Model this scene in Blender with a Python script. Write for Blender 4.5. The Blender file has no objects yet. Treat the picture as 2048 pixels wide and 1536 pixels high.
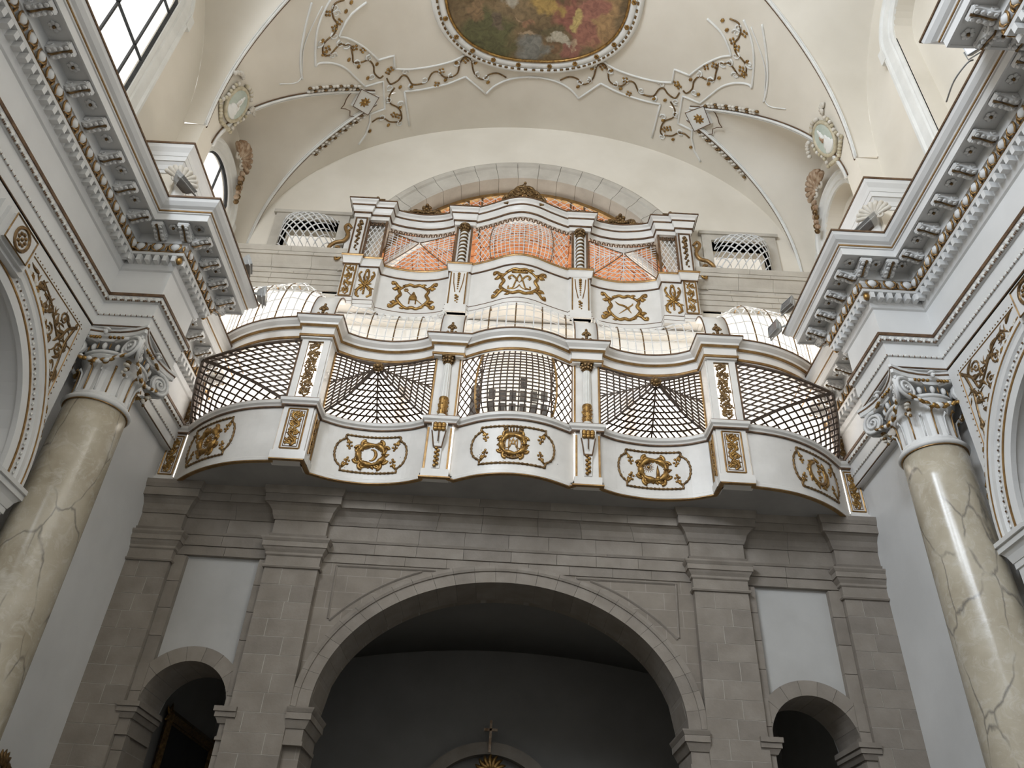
import bpy, math, random
from mathutils import Vector, Matrix
random.seed(7)
SC = bpy.context.scene
COL = SC.collection
PI = math.pi

# ---------------------------------------------------------------- camera
cam_d = bpy.data.cameras.new('camera')
cam = bpy.data.objects.new('camera', cam_d)
COL.objects.link(cam)
cam_d.sensor_width = 36.0
cam_d.lens = 36.0 * 1555.0 / 2048.0
cam_d.clip_end = 200
CR = ((0.999, 0.052, -0.009), (-0.024, 0.593, 0.805), (0.048, -0.803, 0.594))
right = Vector((CR[0][0], CR[1][0], CR[2][0])).normalized()
fwd = Vector((CR[0][2], CR[1][2], CR[2][2])).normalized()
right = (right - fwd * right.dot(fwd)).normalized()
up = right.cross(fwd)
M = Matrix((right, up, -fwd)).transposed().to_4x4()
M.translation = Vector((0.05, 0.0, 1.6))
cam.matrix_world = M
SC.camera = cam

# ---------------------------------------------------------------- world, daylight, exposure
W = bpy.data.worlds.new('sky'); SC.world = W; W.use_nodes = True
bg = W.node_tree.nodes['Background']
bg.inputs[0].default_value = (1.0, 0.985, 0.955, 1)
bg.inputs[1].default_value = 1.3
SC.view_settings.view_transform = 'Standard'
SC.view_settings.look = 'None'
SC.view_settings.gamma = 1.0
SC.view_settings.use_curve_mapping = False
SC.view_settings.exposure = -0.02

def area(name, loc, target, sx, sy, power, color):
    d = bpy.data.lights.new(name, 'AREA'); d.shape = 'RECTANGLE'
    d.size = sx; d.size_y = sy; d.energy = power; d.color = color
    o = bpy.data.objects.new(name, d); COL.objects.link(o)
    o.location = loc
    o.rotation_euler = (Vector(target) - Vector(loc)).to_track_quat('-Z', 'Y').to_euler()
    return o
# daylight of unseen left clerestory windows; right, loft and choir lamps are added fill
for yy in (-9.0, -4.5, 0.0):
    area('daylight_nave_window_left', (-6.35, yy, 14.9), (0, yy + 1.5, 13.6), 2.0, 3.6, 990, (0.82, 0.90, 1.0))
    area('fill_lamp_nave_right', (6.35, yy, 14.9), (0, yy + 1.5, 13.6), 2.0, 3.6, 110, (1.0, 0.95, 0.86))  # weaker warm fill lamp added on the right, no window built there
area('fill_lamp_loft', (0.0, 17.2, 10.3), (0, 14.0, 11.6), 11.0, 2.6, 1500, (1.0, 0.965, 0.93))  # lamp added inside the facade windows to brighten the loft
area('fill_lamp_choir', (0.0, 17.2, 14.6), (0, 14.2, 16.6), 6.0, 2.4, 170, (1.0, 0.94, 0.85))  # added warm lamp that brightens the brick vaulted choir

# ---------------------------------------------------------------- materials
def newmat(name):
    m = bpy.data.materials.new(name); m.use_nodes = True
    nt = m.node_tree; b = nt.nodes['Principled BSDF']
    return m, nt, b
def mix(nt, fac, a, b):
    n = nt.nodes.new('ShaderNodeMix'); n.data_type = 'RGBA'
    if isinstance(fac, float): n.inputs[0].default_value = fac
    else: nt.links.new(fac, n.inputs[0])
    for i, v in ((6, a), (7, b)):
        if isinstance(v, tuple): n.inputs[i].default_value = (*v, 1)
        else: nt.links.new(v, n.inputs[i])
    return n.outputs[2]
def ramp(nt, val, a, b):
    n = nt.nodes.new('ShaderNodeMapRange'); nt.links.new(val, n.inputs[0])
    n.inputs[1].default_value = a; n.inputs[2].default_value = b
    return n.outputs[0]
def noise(nt, scale, detail=4, rough=.55, vec=None, dist=0.0):
    n = nt.nodes.new('ShaderNodeTexNoise'); n.inputs['Scale'].default_value = scale
    n.inputs['Detail'].default_value = detail; n.inputs['Roughness'].default_value = rough
    n.inputs['Distortion'].default_value = dist
    if vec is None:
        g = nt.nodes.new('ShaderNodeNewGeometry'); vec = g.outputs['Position']
    nt.links.new(vec, n.inputs['Vector'])
    return n.outputs[0]
def bump(nt, b, h, strength, dist=.02):
    n = nt.nodes.new('ShaderNodeBump'); n.inputs['Strength'].default_value = strength
    n.inputs['Distance'].default_value = dist
    nt.links.new(h, n.inputs['Height']); nt.links.new(n.outputs[0], b.inputs['Normal'])
def simple(name, c1, c2, rough=.6, metal=0.0, scale=1.5, bs=.15, bscale=30, lo=.35, hi=.65, bd=.01):
    m, nt, b = newmat(name)
    nt.links.new(mix(nt, ramp(nt, noise(nt, scale), lo, hi), c1, c2), b.inputs['Base Color'])
    b.inputs['Roughness'].default_value = rough; b.inputs['Metallic'].default_value = metal
    if bs: bump(nt, b, noise(nt, bscale), bs, bd)
    return m
def ashlar(name, c1, c2, cm, bw, bh):
    m, nt, b = newmat(name)
    g = nt.nodes.new('ShaderNodeNewGeometry'); s = nt.nodes.new('ShaderNodeSeparateXYZ'); c = nt.nodes.new('ShaderNodeCombineXYZ')
    nt.links.new(g.outputs['Position'], s.inputs[0]); nt.links.new(s.outputs[0], c.inputs[0]); nt.links.new(s.outputs[2], c.inputs[1])
    br = nt.nodes.new('ShaderNodeTexBrick'); nt.links.new(c.outputs[0], br.inputs['Vector'])
    br.inputs['Color1'].default_value = (*c1, 1); br.inputs['Color2'].default_value = (*c2, 1); br.inputs['Mortar'].default_value = (*cm, 1)
    br.inputs['Scale'].default_value = 1; br.inputs['Mortar Size'].default_value = .006; br.inputs['Mortar Smooth'].default_value = .4
    br.inputs['Brick Width'].default_value = bw; br.inputs['Row Height'].default_value = bh
    n = mix(nt, ramp(nt, noise(nt, 2.3), .3, .7), (.82, .80, .78), (1.08, 1.07, 1.05))
    mm = nt.nodes.new('ShaderNodeMix'); mm.data_type = 'RGBA'; mm.blend_type = 'MULTIPLY'; mm.inputs[0].default_value = 1
    nt.links.new(br.outputs[0], mm.inputs[6]); nt.links.new(n, mm.inputs[7])
    nt.links.new(mm.outputs[2], b.inputs['Base Color']); b.inputs['Roughness'].default_value = .85
    bump(nt, b, noise(nt, 24), .25, .01)
    return m
MT = {}
MT['white'] = simple('white_plaster', (.64, .635, .62), (.73, .725, .71), .55, 0, .7, .1, 18)
MT['cream'] = simple('cream_plaster', (.68, .625, .53), (.765, .71, .615), .7, 0, .55, .18, 9)
MT['stucco'] = simple('stucco_white', (.70, .69, .65), (.77, .76, .72), .6, 0, 3, .12, 40)
MT['paint'] = simple('painted_wood', (.70, .675, .635), (.78, .755, .715), .38, 0, 2.2, .06, 30)
MT['gold'] = simple('gilding', (.19, .10, .03), (.43, .26, .08), .36, .75, 14, .3, 60)
MT['brown'] = simple('brown_trim', (.085, .045, .022), (.17, .095, .045), .5, .15, 10, .2, 50)
MT['goldtrim'] = simple('gilt_trim', (.24, .135, .05), (.38, .23, .085), .38, .55, 9, .2, 50)
MT['bronze'] = simple('dark_gilding', (.10, .058, .024), (.24, .145, .055), .4, .6, 16, .4, 60)
MT['latt'] = simple('lattice_wood', (.03, .019, .012), (.085, .054, .033), .6, 0, 20, .1, 60)
MT['lattw'] = simple('lattice_white', (.62, .62, .61), (.74, .74, .73), .5, 0, 14, .1, 60)
MT['stone'] = simple('limestone', (.242, .209, .174), (.318, .280, .238), .88, 0, 2.6, .35, 22, .3, .7)
MT['stone2'] = simple('limestone_pale', (.45, .41, .35), (.56, .52, .45), .85, 0, 2.2, .3, 20, .3, .7)
MT['stone3'] = simple('limestone_grey', (.222, .192, .161), (.284, .249, .212), .88, 0, 3.0, .35, 22, .3, .7)
MT['ashlar'] = ashlar('ashlar', (.250, .218, .183), (.287, .252, .214), (.36, .325, .285), .62, .30)
MT['ashlar_up'] = ashlar('ashlar_pale', (.56, .52, .44), (.62, .58, .50), (.66, .63, .57), .70, .34)
MT['panelw'] = simple('panel_plaster', (.44, .43, .41), (.50, .49, .47), .8, 0, 1.2, .1, 14)
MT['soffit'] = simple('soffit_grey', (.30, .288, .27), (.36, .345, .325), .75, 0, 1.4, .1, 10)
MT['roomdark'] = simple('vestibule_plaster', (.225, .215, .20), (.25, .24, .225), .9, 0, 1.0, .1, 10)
MT['loft'] = simple('loft_plaster', (.80, .78, .73), (.86, .84, .80), .8, 0, 1.0, .1, 10)
MT['mortar'] = simple('lime_mortar', (.66, .55, .43), (.74, .63, .50), .9, 0, 3, .2, 30)
MT['brick'] = simple('orange_brick', (.45, .165, .065), (.66, .30, .13), .85, 0, 6, .3, 40)
MT['brickpale'] = simple('pale_brick', (.74, .60, .52), (.82, .70, .63), .85, 0, 6, .3, 40)
MT['joint'] = simple('pale_mortar', (.46, .42, .37), (.56, .52, .465), .9, 0, 5, .2, 30)
MT['lampglass'] = simple('lamp_glass', (.20, .21, .22), (.30, .31, .32), .12, .6, 8, .05, 40)
MT['floor'] = simple('floor_stone', (.17, .155, .135), (.23, .21, .185), .5, 0, 1.2, .1, 10)
MT['dark'] = simple('dark_panel', (.018, .017, .017), (.03, .028, .027), .5, 0, 4, .1, 20)
MT['lead'] = simple('window_lead', (.03, .032, .035), (.05, .052, .055), .5, .2, 8, .1, 20)
MT['lampgrey'] = simple('lamp_grey', (.30, .30, .29), (.38, .38, .37), .45, .2, 8, .1, 40)
MT['green'] = simple('medallion_green', (.42, .47, .40), (.50, .54, .47), .7, 0, 5, .1, 30)
MT['olive'] = simple('medallion_frame', (.42, .36, .24), (.58, .52, .38), .6, .1, 10, .2, 40)
MT['shell'] = simple('shell_brown', (.25, .14, .07), (.55, .42, .30), .6, .1, 9, .3, 40)
MT['floral'] = simple('worn_stucco_ornament', (.55, .50, .42), (.66, .62, .55), .7, 0, 9, .3, 40)

def marble():
    m, nt, b = newmat('veined_marble')
    base = mix(nt, ramp(nt, noise(nt, 1.6, 6, .6), .35, .68), (.52, .465, .365), (.40, .345, .255))
    base = mix(nt, ramp(nt, noise(nt, 4.5, 6, .7, None, 1.2), .5, .75), base, (.60, .565, .49))
    g = nt.nodes.new('ShaderNodeNewGeometry')
    mp = nt.nodes.new('ShaderNodeMapping'); mp.inputs['Scale'].default_value = (1, 1, .42); mp.inputs['Rotation'].default_value = (.35, .3, 0)
    nt.links.new(g.outputs['Position'], mp.inputs[0])
    nz = nt.nodes.new('ShaderNodeTexNoise'); nz.inputs['Scale'].default_value = 2.2; nz.inputs['Detail'].default_value = 5
    nt.links.new(mp.outputs[0], nz.inputs['Vector'])
    ad = nt.nodes.new('ShaderNodeMix'); ad.data_type = 'VECTOR'; ad.inputs[0].default_value = .22
    nt.links.new(mp.outputs[0], ad.inputs[4]); nt.links.new(nz.outputs[1], ad.inputs[5])
    v = nt.nodes.new('ShaderNodeTexVoronoi'); v.feature = 'DISTANCE_TO_EDGE'; v.inputs['Scale'].default_value = 2.1
    nt.links.new(ad.outputs[1], v.inputs['Vector'])
    thr = nt.nodes.new('ShaderNodeMapRange'); nt.links.new(v.outputs[0], thr.inputs[0]); thr.inputs[1].default_value = 0; thr.inputs[2].default_value = .022
    thr.inputs[3].default_value = 1; thr.inputs[4].default_value = 0
    mu = nt.nodes.new('ShaderNodeMath'); mu.operation = 'MULTIPLY'
    nt.links.new(thr.outputs[0], mu.inputs[0]); nt.links.new(ramp(nt, noise(nt, 1.7, 3), .40, .55), mu.inputs[1])
    mu2 = nt.nodes.new('ShaderNodeMath'); mu2.operation = 'MULTIPLY'; mu2.inputs[1].default_value = .75
    nt.links.new(mu.outputs[0], mu2.inputs[0])
    nt.links.new(mix(nt, mu2.outputs[0], base, (.12, .11, .10)), b.inputs['Base Color'])
    b.inputs['Roughness'].default_value = .22
    bump(nt, b, noise(nt, 22, 3), .08, .01)
    return m
MT['marble'] = marble()
def fresco():
    m, nt, b = newmat('ceiling_fresco')
    g = nt.nodes.new('ShaderNodeNewGeometry'); pos = g.outputs['Position']
    nz = nt.nodes.new('ShaderNodeTexNoise'); nz.inputs['Scale'].default_value = 2.2; nz.inputs['Detail'].default_value = 6
    nt.links.new(pos, nz.inputs['Vector'])
    off = nt.nodes.new('ShaderNodeVectorMath'); off.operation = 'MULTIPLY_ADD'
    nt.links.new(nz.outputs[1], off.inputs[0]); off.inputs[1].default_value = (1.0, 1.0, 0); off.inputs[2].default_value = (-.5, -.5, 0)
    wp = nt.nodes.new('ShaderNodeVectorMath'); wp.operation = 'ADD'; nt.links.new(pos, wp.inputs[0]); nt.links.new(off.outputs[0], wp.inputs[1])
    col = mix(nt, ramp(nt, noise(nt, 1.1, 5), .35, .65), (.155, .105, .05), (.26, .185, .10))
    blobs = [((-1.2, 10.5), .75, 1.2, (.13, .125, .055)), ((-1.4, 9.7), .22, 1.5, (.26, .17, .09)), ((-.9, 9.9), .18, 1.2, (.16, .12, .08)), ((-.1, 10.75), .45, 1, (.24, .235, .21)), ((1.55, 9.9), .55, 1.3, (.40, .25, .12)),
             ((.7, 9.75), .40, 1, (.31, .125, .09)), ((1.15, 10.1), .36, 1.3, (.36, .16, .115)), ((.9, 10.6), .30, .8, (.31, .14, .105)), ((1.3, 9.5), .35, .9, (.34, .15, .11)), ((1.0, 9.8), .17, 1.6, (.55, .42, .17)), ((.25, 9.55), .32, .8, (.45, .30, .10)),
             ((-.55, 9.35), .25, .8, (.42, .38, .31)), ((.35, 10.25), .36, .4, (.15, .12, .06)), ((.62, 10.42), .25, .45, (.55, .50, .40)), ((.42, 10.6), .11, 1, (.22, .13, .07)), ((.95, 10.45), .14, .8, (.50, .36, .24)), ((-.15, 10.0), .15, 1, (.34, .19, .11)), ((-.35, 9.9), .2, .25, (.42, .29, .18)), ((-.2, 10.32), .2, .3, (.42, .31, .2))]
    for (cx, cy), r, asp, c in blobs:
        d = nt.nodes.new('ShaderNodeVectorMath'); d.operation = 'SUBTRACT'; nt.links.new(wp.outputs[0], d.inputs[0]); d.inputs[1].default_value = (cx, cy, 0)
        s = nt.nodes.new('ShaderNodeVectorMath'); s.operation = 'MULTIPLY'; nt.links.new(d.outputs[0], s.inputs[0]); s.inputs[1].default_value = (1 / r, 1 / (r * asp), 0)
        l = nt.nodes.new('ShaderNodeVectorMath'); l.operation = 'LENGTH'; nt.links.new(s.outputs[0], l.inputs[0])
        mr = nt.nodes.new('ShaderNodeMapRange'); nt.links.new(l.outputs['Value'], mr.inputs[0])
        mr.inputs[1].default_value = .72; mr.inputs[2].default_value = 1.08; mr.inputs[3].default_value = 1; mr.inputs[4].default_value = 0
        col = mix(nt, mr.outputs[0], col, c)
    sh = mix(nt, ramp(nt, noise(nt, 5.0, 5, .6, None, 1.5), .3, .7), (.55, .54, .52), (1.15, 1.13, 1.08))
    mm = nt.nodes.new('ShaderNodeMix'); mm.data_type = 'RGBA'; mm.blend_type = 'MULTIPLY'; mm.inputs[0].default_value = 1
    nt.links.new(col, mm.inputs[6]); nt.links.new(sh, mm.inputs[7])
    nt.links.new(mm.outputs[2], b.inputs['Base Color']); b.inputs['Roughness'].default_value = .7
    return m
MT['fresco'] = fresco()
def glass():
    m, nt, b = newmat('window_glass'); nt.nodes.remove(b)
    t = nt.nodes.new('ShaderNodeBsdfTransparent'); gl = nt.nodes.new('ShaderNodeBsdfGlossy'); gl.inputs['Roughness'].default_value = .05
    mx = nt.nodes.new('ShaderNodeMixShader'); mx.inputs[0].default_value = .06
    nt.links.new(t.outputs[0], mx.inputs[1]); nt.links.new(gl.outputs[0], mx.inputs[2])
    nt.links.new(mx.outputs[0], nt.nodes['Material Output'].inputs[0])
    return m
MT['glass'] = glass()

# ---------------------------------------------------------------- mesh helpers
class MB:
    def __init__(s): s.v = []; s.f = []; s.mi = []; s.m = 0
    def face(s, *i): s.f.append(i); s.mi.append(s.m)
    def box(s, x0, x1, y0, y1, z0, z1):
        n = len(s.v)
        s.v += [(x, y, z) for z in (z0, z1) for y in (y0, y1) for x in (x0, x1)]
        for q in ((0, 2, 3, 1), (4, 5, 7, 6), (0, 1, 5, 4), (2, 6, 7, 3), (0, 4, 6, 2), (1, 3, 7, 5)): s.face(*[n + k for k in q])
        return s
    def rings(s, rs, closed=False, cap=True):
        """list of rings (equal length lists of points) joined into a skin; each ring is a closed section"""
        n0 = len(s.v); k = len(rs[0])
        for r in rs: s.v += [tuple(p) for p in r]
        m = len(rs)
        for i in range(m if closed else m - 1):
            a = n0 + i * k; b = n0 + ((i + 1) % m) * k
            for j in range(k):
                j2 = (j + 1) % k
                s.face(a + j, a + j2, b + j2, b + j)
        if cap and not closed:
            s.face(*[n0 + j for j in range(k)][::-1]); s.face(*[n0 + (m - 1) * k + j for j in range(k)])
        return s
    def grid(s, g):
        n0 = len(s.v); m = len(g); k = len(g[0])
        for r in g: s.v += [tuple(p) for p in r]
        for i in range(m - 1):
            for j in range(k - 1):
                a = n0 + i * k + j
                s.face(a, a + 1, a + k + 1, a + k)
        return s
    def ell(s, c, r, nu=8, nv=5, ax=None):
        ax = ax or (Vector((1, 0, 0)), Vector((0, 1, 0)), Vector((0, 0, 1)))
        c = Vector(c); n0 = len(s.v)
        s.v.append(tuple(c + ax[2] * r[2]))
        for i in range(1, nv):
            th = PI * i / nv
            for j in range(nu):
                a = 2 * PI * j / nu
                s.v.append(tuple(c + ax[0] * (r[0] * math.sin(th) * math.cos(a)) + ax[1] * (r[1] * math.sin(th) * math.sin(a)) + ax[2] * (r[2] * math.cos(th))))
        s.v.append(tuple(c - ax[2] * r[2])); e = len(s.v) - 1
        for j in range(nu): s.face(n0, n0 + 1 + j, n0 + 1 + (j + 1) % nu)
        for i in range(nv - 2):
            for j in range(nu):
                a = n0 + 1 + i * nu; s.face(a + j, a + nu + j, a + nu + (j + 1) % nu, a + (j + 1) % nu)
        a = n0 + 1 + (nv - 2) * nu
        for j in range(nu): s.face(a + j, e, a + (j + 1) % nu)
        return s
    def tube(s, pts, r, n=6, closed=False):
        pts = [Vector(p) for p in pts]; m = len(pts); rs = []
        if not isinstance(r, (list, tuple)): r = [r] * m
        pn = None
        for i in range(m):
            a = pts[(i - 1) % m] if (closed or i > 0) else pts[i]; b = pts[(i + 1) % m] if (closed or i < m - 1) else pts[i]
            t = (b - a)
            t = t.normalized() if t.length > 1e-9 else Vector((0, 0, 1))
            if pn is None:
                h = Vector((0, 0, 1)) if abs(t.z) < .9 else Vector((1, 0, 0)); u = t.cross(h).normalized()
            else:
                u = (pn - t * pn.dot(t)); u = u.normalized() if u.length > 1e-6 else t.orthogonal().normalized()
            pn = u; w = t.cross(u)
            rs.append([pts[i] + (u * math.cos(2 * PI * k / n) + w * math.sin(2 * PI * k / n)) * r[i] for k in range(n)])
        return s.rings(rs, closed)
    def lathe(s, prof, c=(0, 0, 0), n=24, wob=None):
        rs = []
        for r, z in prof:
            rs.append([(c[0] + (r + (wob(k, n, z) if wob else 0)) * math.cos(2 * PI * k / n), c[1] + (r + (wob(k, n, z) if wob else 0)) * math.sin(2 * PI * k / n), c[2] + z) for k in range(n)])
        return s.rings(rs)
    def build(s, name, mats, parent=None, smooth=False, origin=None):
        me = bpy.data.meshes.new(name)
        vv = s.v if origin is None else [(a - origin[0], b - origin[1], c - origin[2]) for a, b, c in s.v]
        me.from_pydata(vv, [], s.f)
        if not isinstance(mats, (list, tuple)): mats = [mats]
        for k in mats: me.materials.append(MT[k])
        if len(mats) > 1: me.polygons.foreach_set('material_index', s.mi)
        if smooth: me.polygons.foreach_set('use_smooth', [True] * len(s.f))
        me.update()
        o = bpy.data.objects.new(name, me); COL.objects.link(o)
        if origin is not None: o.location = origin
        if parent is not None: o.parent = parent
        return o
def tag(o, label, cat, group=None, kind=None):
    o['label'] = label; o['category'] = cat
    if group: o['group'] = group
    if kind: o['kind'] = kind
    return o
def empty(name, loc=(0, 0, 0), parent=None):
    o = bpy.data.objects.new(name, None); COL.objects.link(o); o.location = loc; o.empty_display_size = .2
    if parent: o.parent = parent
    return o
def inst(src, name, parent, loc, rz=0, scale=(1, 1, 1), rot=None):
    o = bpy.data.objects.new(name, src.data); COL.objects.link(o); o.parent = parent
    o.location = loc; o.rotation_euler = rot or (0, 0, rz); o.scale = scale
    return o
def proto(mb, name, mats, smooth=False):
    """mesh data only, used by inst()"""
    class P: pass
    o = mb.build(name, mats, None, smooth); p = P(); p.data = o.data
    bpy.data.objects.remove(o)
    return p
def cat_rom(pts, n=8):
    out = []; P = [Vector(p) for p in pts]
    for i in range(len(P) - 1):
        p0 = P[max(i - 1, 0)]; p1 = P[i]; p2 = P[i + 1]; p3 = P[min(i + 2, len(P) - 1)]
        for k in range(n):
            t = k / n
            out.append(.5 * ((2 * p1) + (p2 - p0) * t + (2 * p0 - 5 * p1 + 4 * p2 - p3) * t * t + (3 * p1 - p0 - 3 * p2 + p3) * t ** 3))
    out.append(P[-1]); return out
def offs(path):
    """mitred right-hand normals of a plan path"""
    P = [Vector(p[:2]) for p in path]; ns = []
    for a, b in zip(P, P[1:]):
        d = (b - a).normalized(); ns.append(Vector((d.y, -d.x)))
    out = [ns[0]]
    for a, b in zip(ns, ns[1:]): out.append((a + b) / max(.25, 1 + a.dot(b)))
    out.append(ns[-1]); return P, out
def sweep(mb, path, prof):
    """sweep a closed (p,z) section along a plan path with mitres; p is measured to the right of the path"""
    P, N = offs(path)
    return mb.rings([[(q.x + n.x * p, q.y + n.y * p, z) for p, z in prof] for q, n in zip(P, N)])
def strip(p0, z0, p1, z1): return [(p0, z0), (p1, z0), (p1, z1), (p0, z1)]
def pieces(path, prof, length, gap, name, mat, parent):
    """sweep cut into stones with open joints"""
    P, N = offs(path)
    for i in range(len(P) - 1):
        L = (P[i + 1] - P[i]).length; k = max(1, round(L / length))
        if L < .02: continue
        cuts = [0] + sorted((j + random.uniform(-.12, .12)) / k for j in range(1, k)) + [1]
        for a, b in zip(cuts, cuts[1:]):
            g = gap / L / 2; a2 = a + (g if a > 0 else 0); b2 = b - (g if b < 1 else 0)
            rs = []
            for t in (a2, b2):
                q = P[i].lerp(P[i + 1], t); n = N[i].lerp(N[i + 1], t)
                rs.append([(q.x + n.x * p, q.y + n.y * p, z) for p, z in prof])
            m = random.choice(mat) if isinstance(mat, (list, tuple)) else mat
            MB().rings(rs).build(name, m, parent)
def along(path, p, spacing, edge=.5):
    """positions on the offset path: x, y, rotation of the local frame (local -y = outward)"""
    P, N = offs(path); out = []
    Q = [q + n * p for q, n in zip(P, N)]
    for a, b in zip(Q, Q[1:]):
        L = (b - a).length
        k = int(round(L / spacing))
        if k < 1: continue
        ang = math.atan2(b.y - a.y, b.x - a.x)
        for j in range(k):
            q = a.lerp(b, (j + .5) / k); out.append((q.x, q.y, ang, L / k))
    return out
def curtain(mb, M, ua, ub, f0, f1, d0, d1, n=24):
    """slab between two curves f0(u) and f1(u), from depth d0 to d1"""
    F0 = f0 if callable(f0) else (lambda u: f0); F1 = f1 if callable(f1) else (lambda u: f1)
    rs = []
    for i in range(n + 1):
        u = ua + (ub - ua) * i / n
        rs.append([M(u, F0(u), d0), M(u, F1(u), d0), M(u, F1(u), d1), M(u, F0(u), d1)])
    return mb.rings(rs)
class Curve:
    """plan curve with arc length; positive h points to the nave"""
    def __init__(s, pts):
        s.p = [Vector(p) for p in pts]; s.l = [0]
        for a, b in zip(s.p, s.p[1:]): s.l.append(s.l[-1] + (b - a).length)
        s.L = s.l[-1]
    def at(s, d):
        d = min(max(d, 0), s.L)
        for i in range(len(s.l) - 1):
            if d <= s.l[i + 1] + 1e-9:
                t = (d - s.l[i]) / max(1e-9, s.l[i + 1] - s.l[i])
                q = s.p[i].lerp(s.p[i + 1], t)
                a = s.p[max(i - 1, 0)]; b = s.p[min(i + 2, len(s.p) - 1)]; dd = (b - a).normalized()
                return q, Vector((dd.y, -dd.x))
        return s.p[-1], Vector((0, -1))
    def surf(s, zc=0.0, c=None, h0=0.0):
        c = s.L / 2 if c is None else c
        def f(u, v, h):
            q, n = s.at(c + u); q = q + n * (h + h0)
            return Vector((q.x, q.y, zc + v))
        return f
def plane(o, ux, uy):
    o = Vector(o); ux = Vector(ux).normalized(); uy = Vector(uy).normalized(); n = ux.cross(uy)
    return lambda u, v, h: o + ux * u + uy * v + n * h
# ---- flat ornament drawn with raised strokes on a surface
def stroke(mb, f, pts, r, n=6, flat=.7, h0=0.0):
    m = len(pts)
    if not isinstance(r, (list, tuple)): r = [r] * m
    rs = []
    for i in range(m):
        a = pts[max(i - 1, 0)]; b = pts[min(i + 1, m - 1)]
        dx, dy = b[0] - a[0], b[1] - a[1]; l = math.hypot(dx, dy) or 1; px, py = -dy / l, dx / l
        rs.append([f(pts[i][0] + px * r[i] * math.cos(2 * PI * k / n), pts[i][1] + py * r[i] * math.cos(2 * PI * k / n), h0 + r[i] * flat * (.35 + math.sin(2 * PI * k / n))) for k in range(n)])
    mb.rings(rs)
def spiral(cx, cy, r0, r1, a0, turns, n=18):
    return [(cx + (r0 + (r1 - r0) * k / n) * math.cos(a0 + 2 * PI * turns * k / n), cy + (r0 + (r1 - r0) * k / n) * math.sin(a0 + 2 * PI * turns * k / n)) for k in range(n + 1)]
def taper(m, r, e=.25): return [r * (e + (1 - e) * math.sin(PI * (k + .5) / m)) for k in range(m)]
def fade(m, a, b): return [a + (b - a) * k / (m - 1) for k in range(m)]
def leaf(mb, f, x, y, ang, L, w):
    pts = []
    for k in range(6):
        t = k / 5; bend = .22 * L * math.sin(t * 2.2)
        pts.append((x + math.cos(ang) * L * t - math.sin(ang) * bend, y + math.sin(ang) * L * t + math.cos(ang) * bend))
    stroke(mb, f, pts, [w * q for q in (.5, .95, 1, .8, .55, .2)], 6, .6)
def blob(mb, f, x, y, r, h=.5):
    o = f(x, y, 0); ex = (f(x + .01, y, 0) - o).normalized(); ey = (f(x, y + .01, 0) - o).normalized(); ez = (f(x, y, .01) - o).normalized()
    mb.ell(o, (r, r, r * (h + .3)), 7, 5, (ex, ey, ez))
def mirror(pts): return [(-x, y) for x, y in pts]
def rect_frame(mb, f, x0, x1, y0, y1, r):
    for a, b in (((x0, y0), (x1, y0)), ((x1, y0), (x1, y1)), ((x1, y1), (x0, y1)), ((x0, y1), (x0, y0))):
        n = max(2, int(math.hypot(b[0] - a[0], b[1] - a[1]) / .15) + 1)
        stroke(mb, f, [(a[0] + (b[0] - a[0]) * k / (n - 1), a[1] + (b[1] - a[1]) * k / (n - 1)) for k in range(n)], r, 4, .8)
def rinceau(mb, f, w, y0, y1, n, r):
    """running leafy scroll up a narrow panel"""
    sg = 1 if w > 0 else -1; w = abs(w); h = (y1 - y0) / n; rnd = random.Random(int(1000 * (w + y0 + n)))
    stem = [(sg * w * .26 * math.sin(PI * k / 6), y0 + (y1 - y0) * k / (6 * n)) for k in range(6 * n + 1)]
    stroke(mb, f, stem, r * .8)
    for k in range(n):
        s = sg * (1 if k % 2 == 0 else -1); cy = y0 + (k + .5) * h; R = min(w * .27, h * .36); cx = -s * w * .14
        stroke(mb, f, spiral(cx, cy, R, R * .2, 0 if s > 0 else PI, s * 1.4, 14), fade(15, r * .8, r * .55)); blob(mb, f, cx, cy, r * 1.1)
        for j in range(7):
            a = rnd.uniform(0, 2 * PI); x = max(-w * .34, min(w * .34, cx + R * 1.0 * math.cos(a))); y = cy + R * 1.15 * math.sin(a)
            if y0 + .02 < y < y1 - .02: leaf(mb, f, x, y, a + rnd.choice((1.2, -1.2)), min(R * .8, .10), r * .75)
        for j in range(3): leaf(mb, f, s * w * .30, cy + (j - 1) * h * .25, PI / 2 + s * rnd.uniform(-.4, 1.2), min(h * .3, .10), r * .7)
def lat_bar(pts, nrm, w, th, name, mat, parent):
    mb = MB(); rs = []; m = len(pts)
    for i in range(m):
        t = (pts[min(i + 1, m - 1)] - pts[max(i - 1, 0)]).normalized(); n = nrm[i]; u = t.cross(n).normalized() * (w / 2); k = n * (th / 2)
        rs.append([pts[i] - u - k, pts[i] + u - k, pts[i] + u + k, pts[i] - u + k])
    mb.rings(rs); return mb.build(name, mat, parent)

# ---------------------------------------------------------------- shared dimensions (metres)
XW = 6.70          # lower side wall
XA = 6.57          # face of architrave, arch wall and vault springing
XR = 5.72          # face of the entablature over a column
YB = 13.0          # west wall (front of the stone pilasters)
YN = 2.0           # near end of what is built
VA, VB, VZ = 6.57, 5.1, 14.85
PY0, PY1, PYC = 9.27, 10.35, 9.81
def vz(x): return VZ + VB * math.sqrt(max(0, 1 - (x / VA) ** 2))
def vpt(phi, y): return Vector((-VA * math.cos(phi), y, VZ + VB * math.sin(phi)))
def vsurf(u, y, h):
    """vault surface from plan position; h hangs down from it"""
    z = vz(u); n = Vector((-u / VA ** 2, 0, -(z - VZ) / VB ** 2)).normalized()
    return Vector((u, y, z)) + n * h
def struct(o, label, cat): o['kind'] = 'structure'; o['label'] = label; o['category'] = cat; return o

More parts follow.
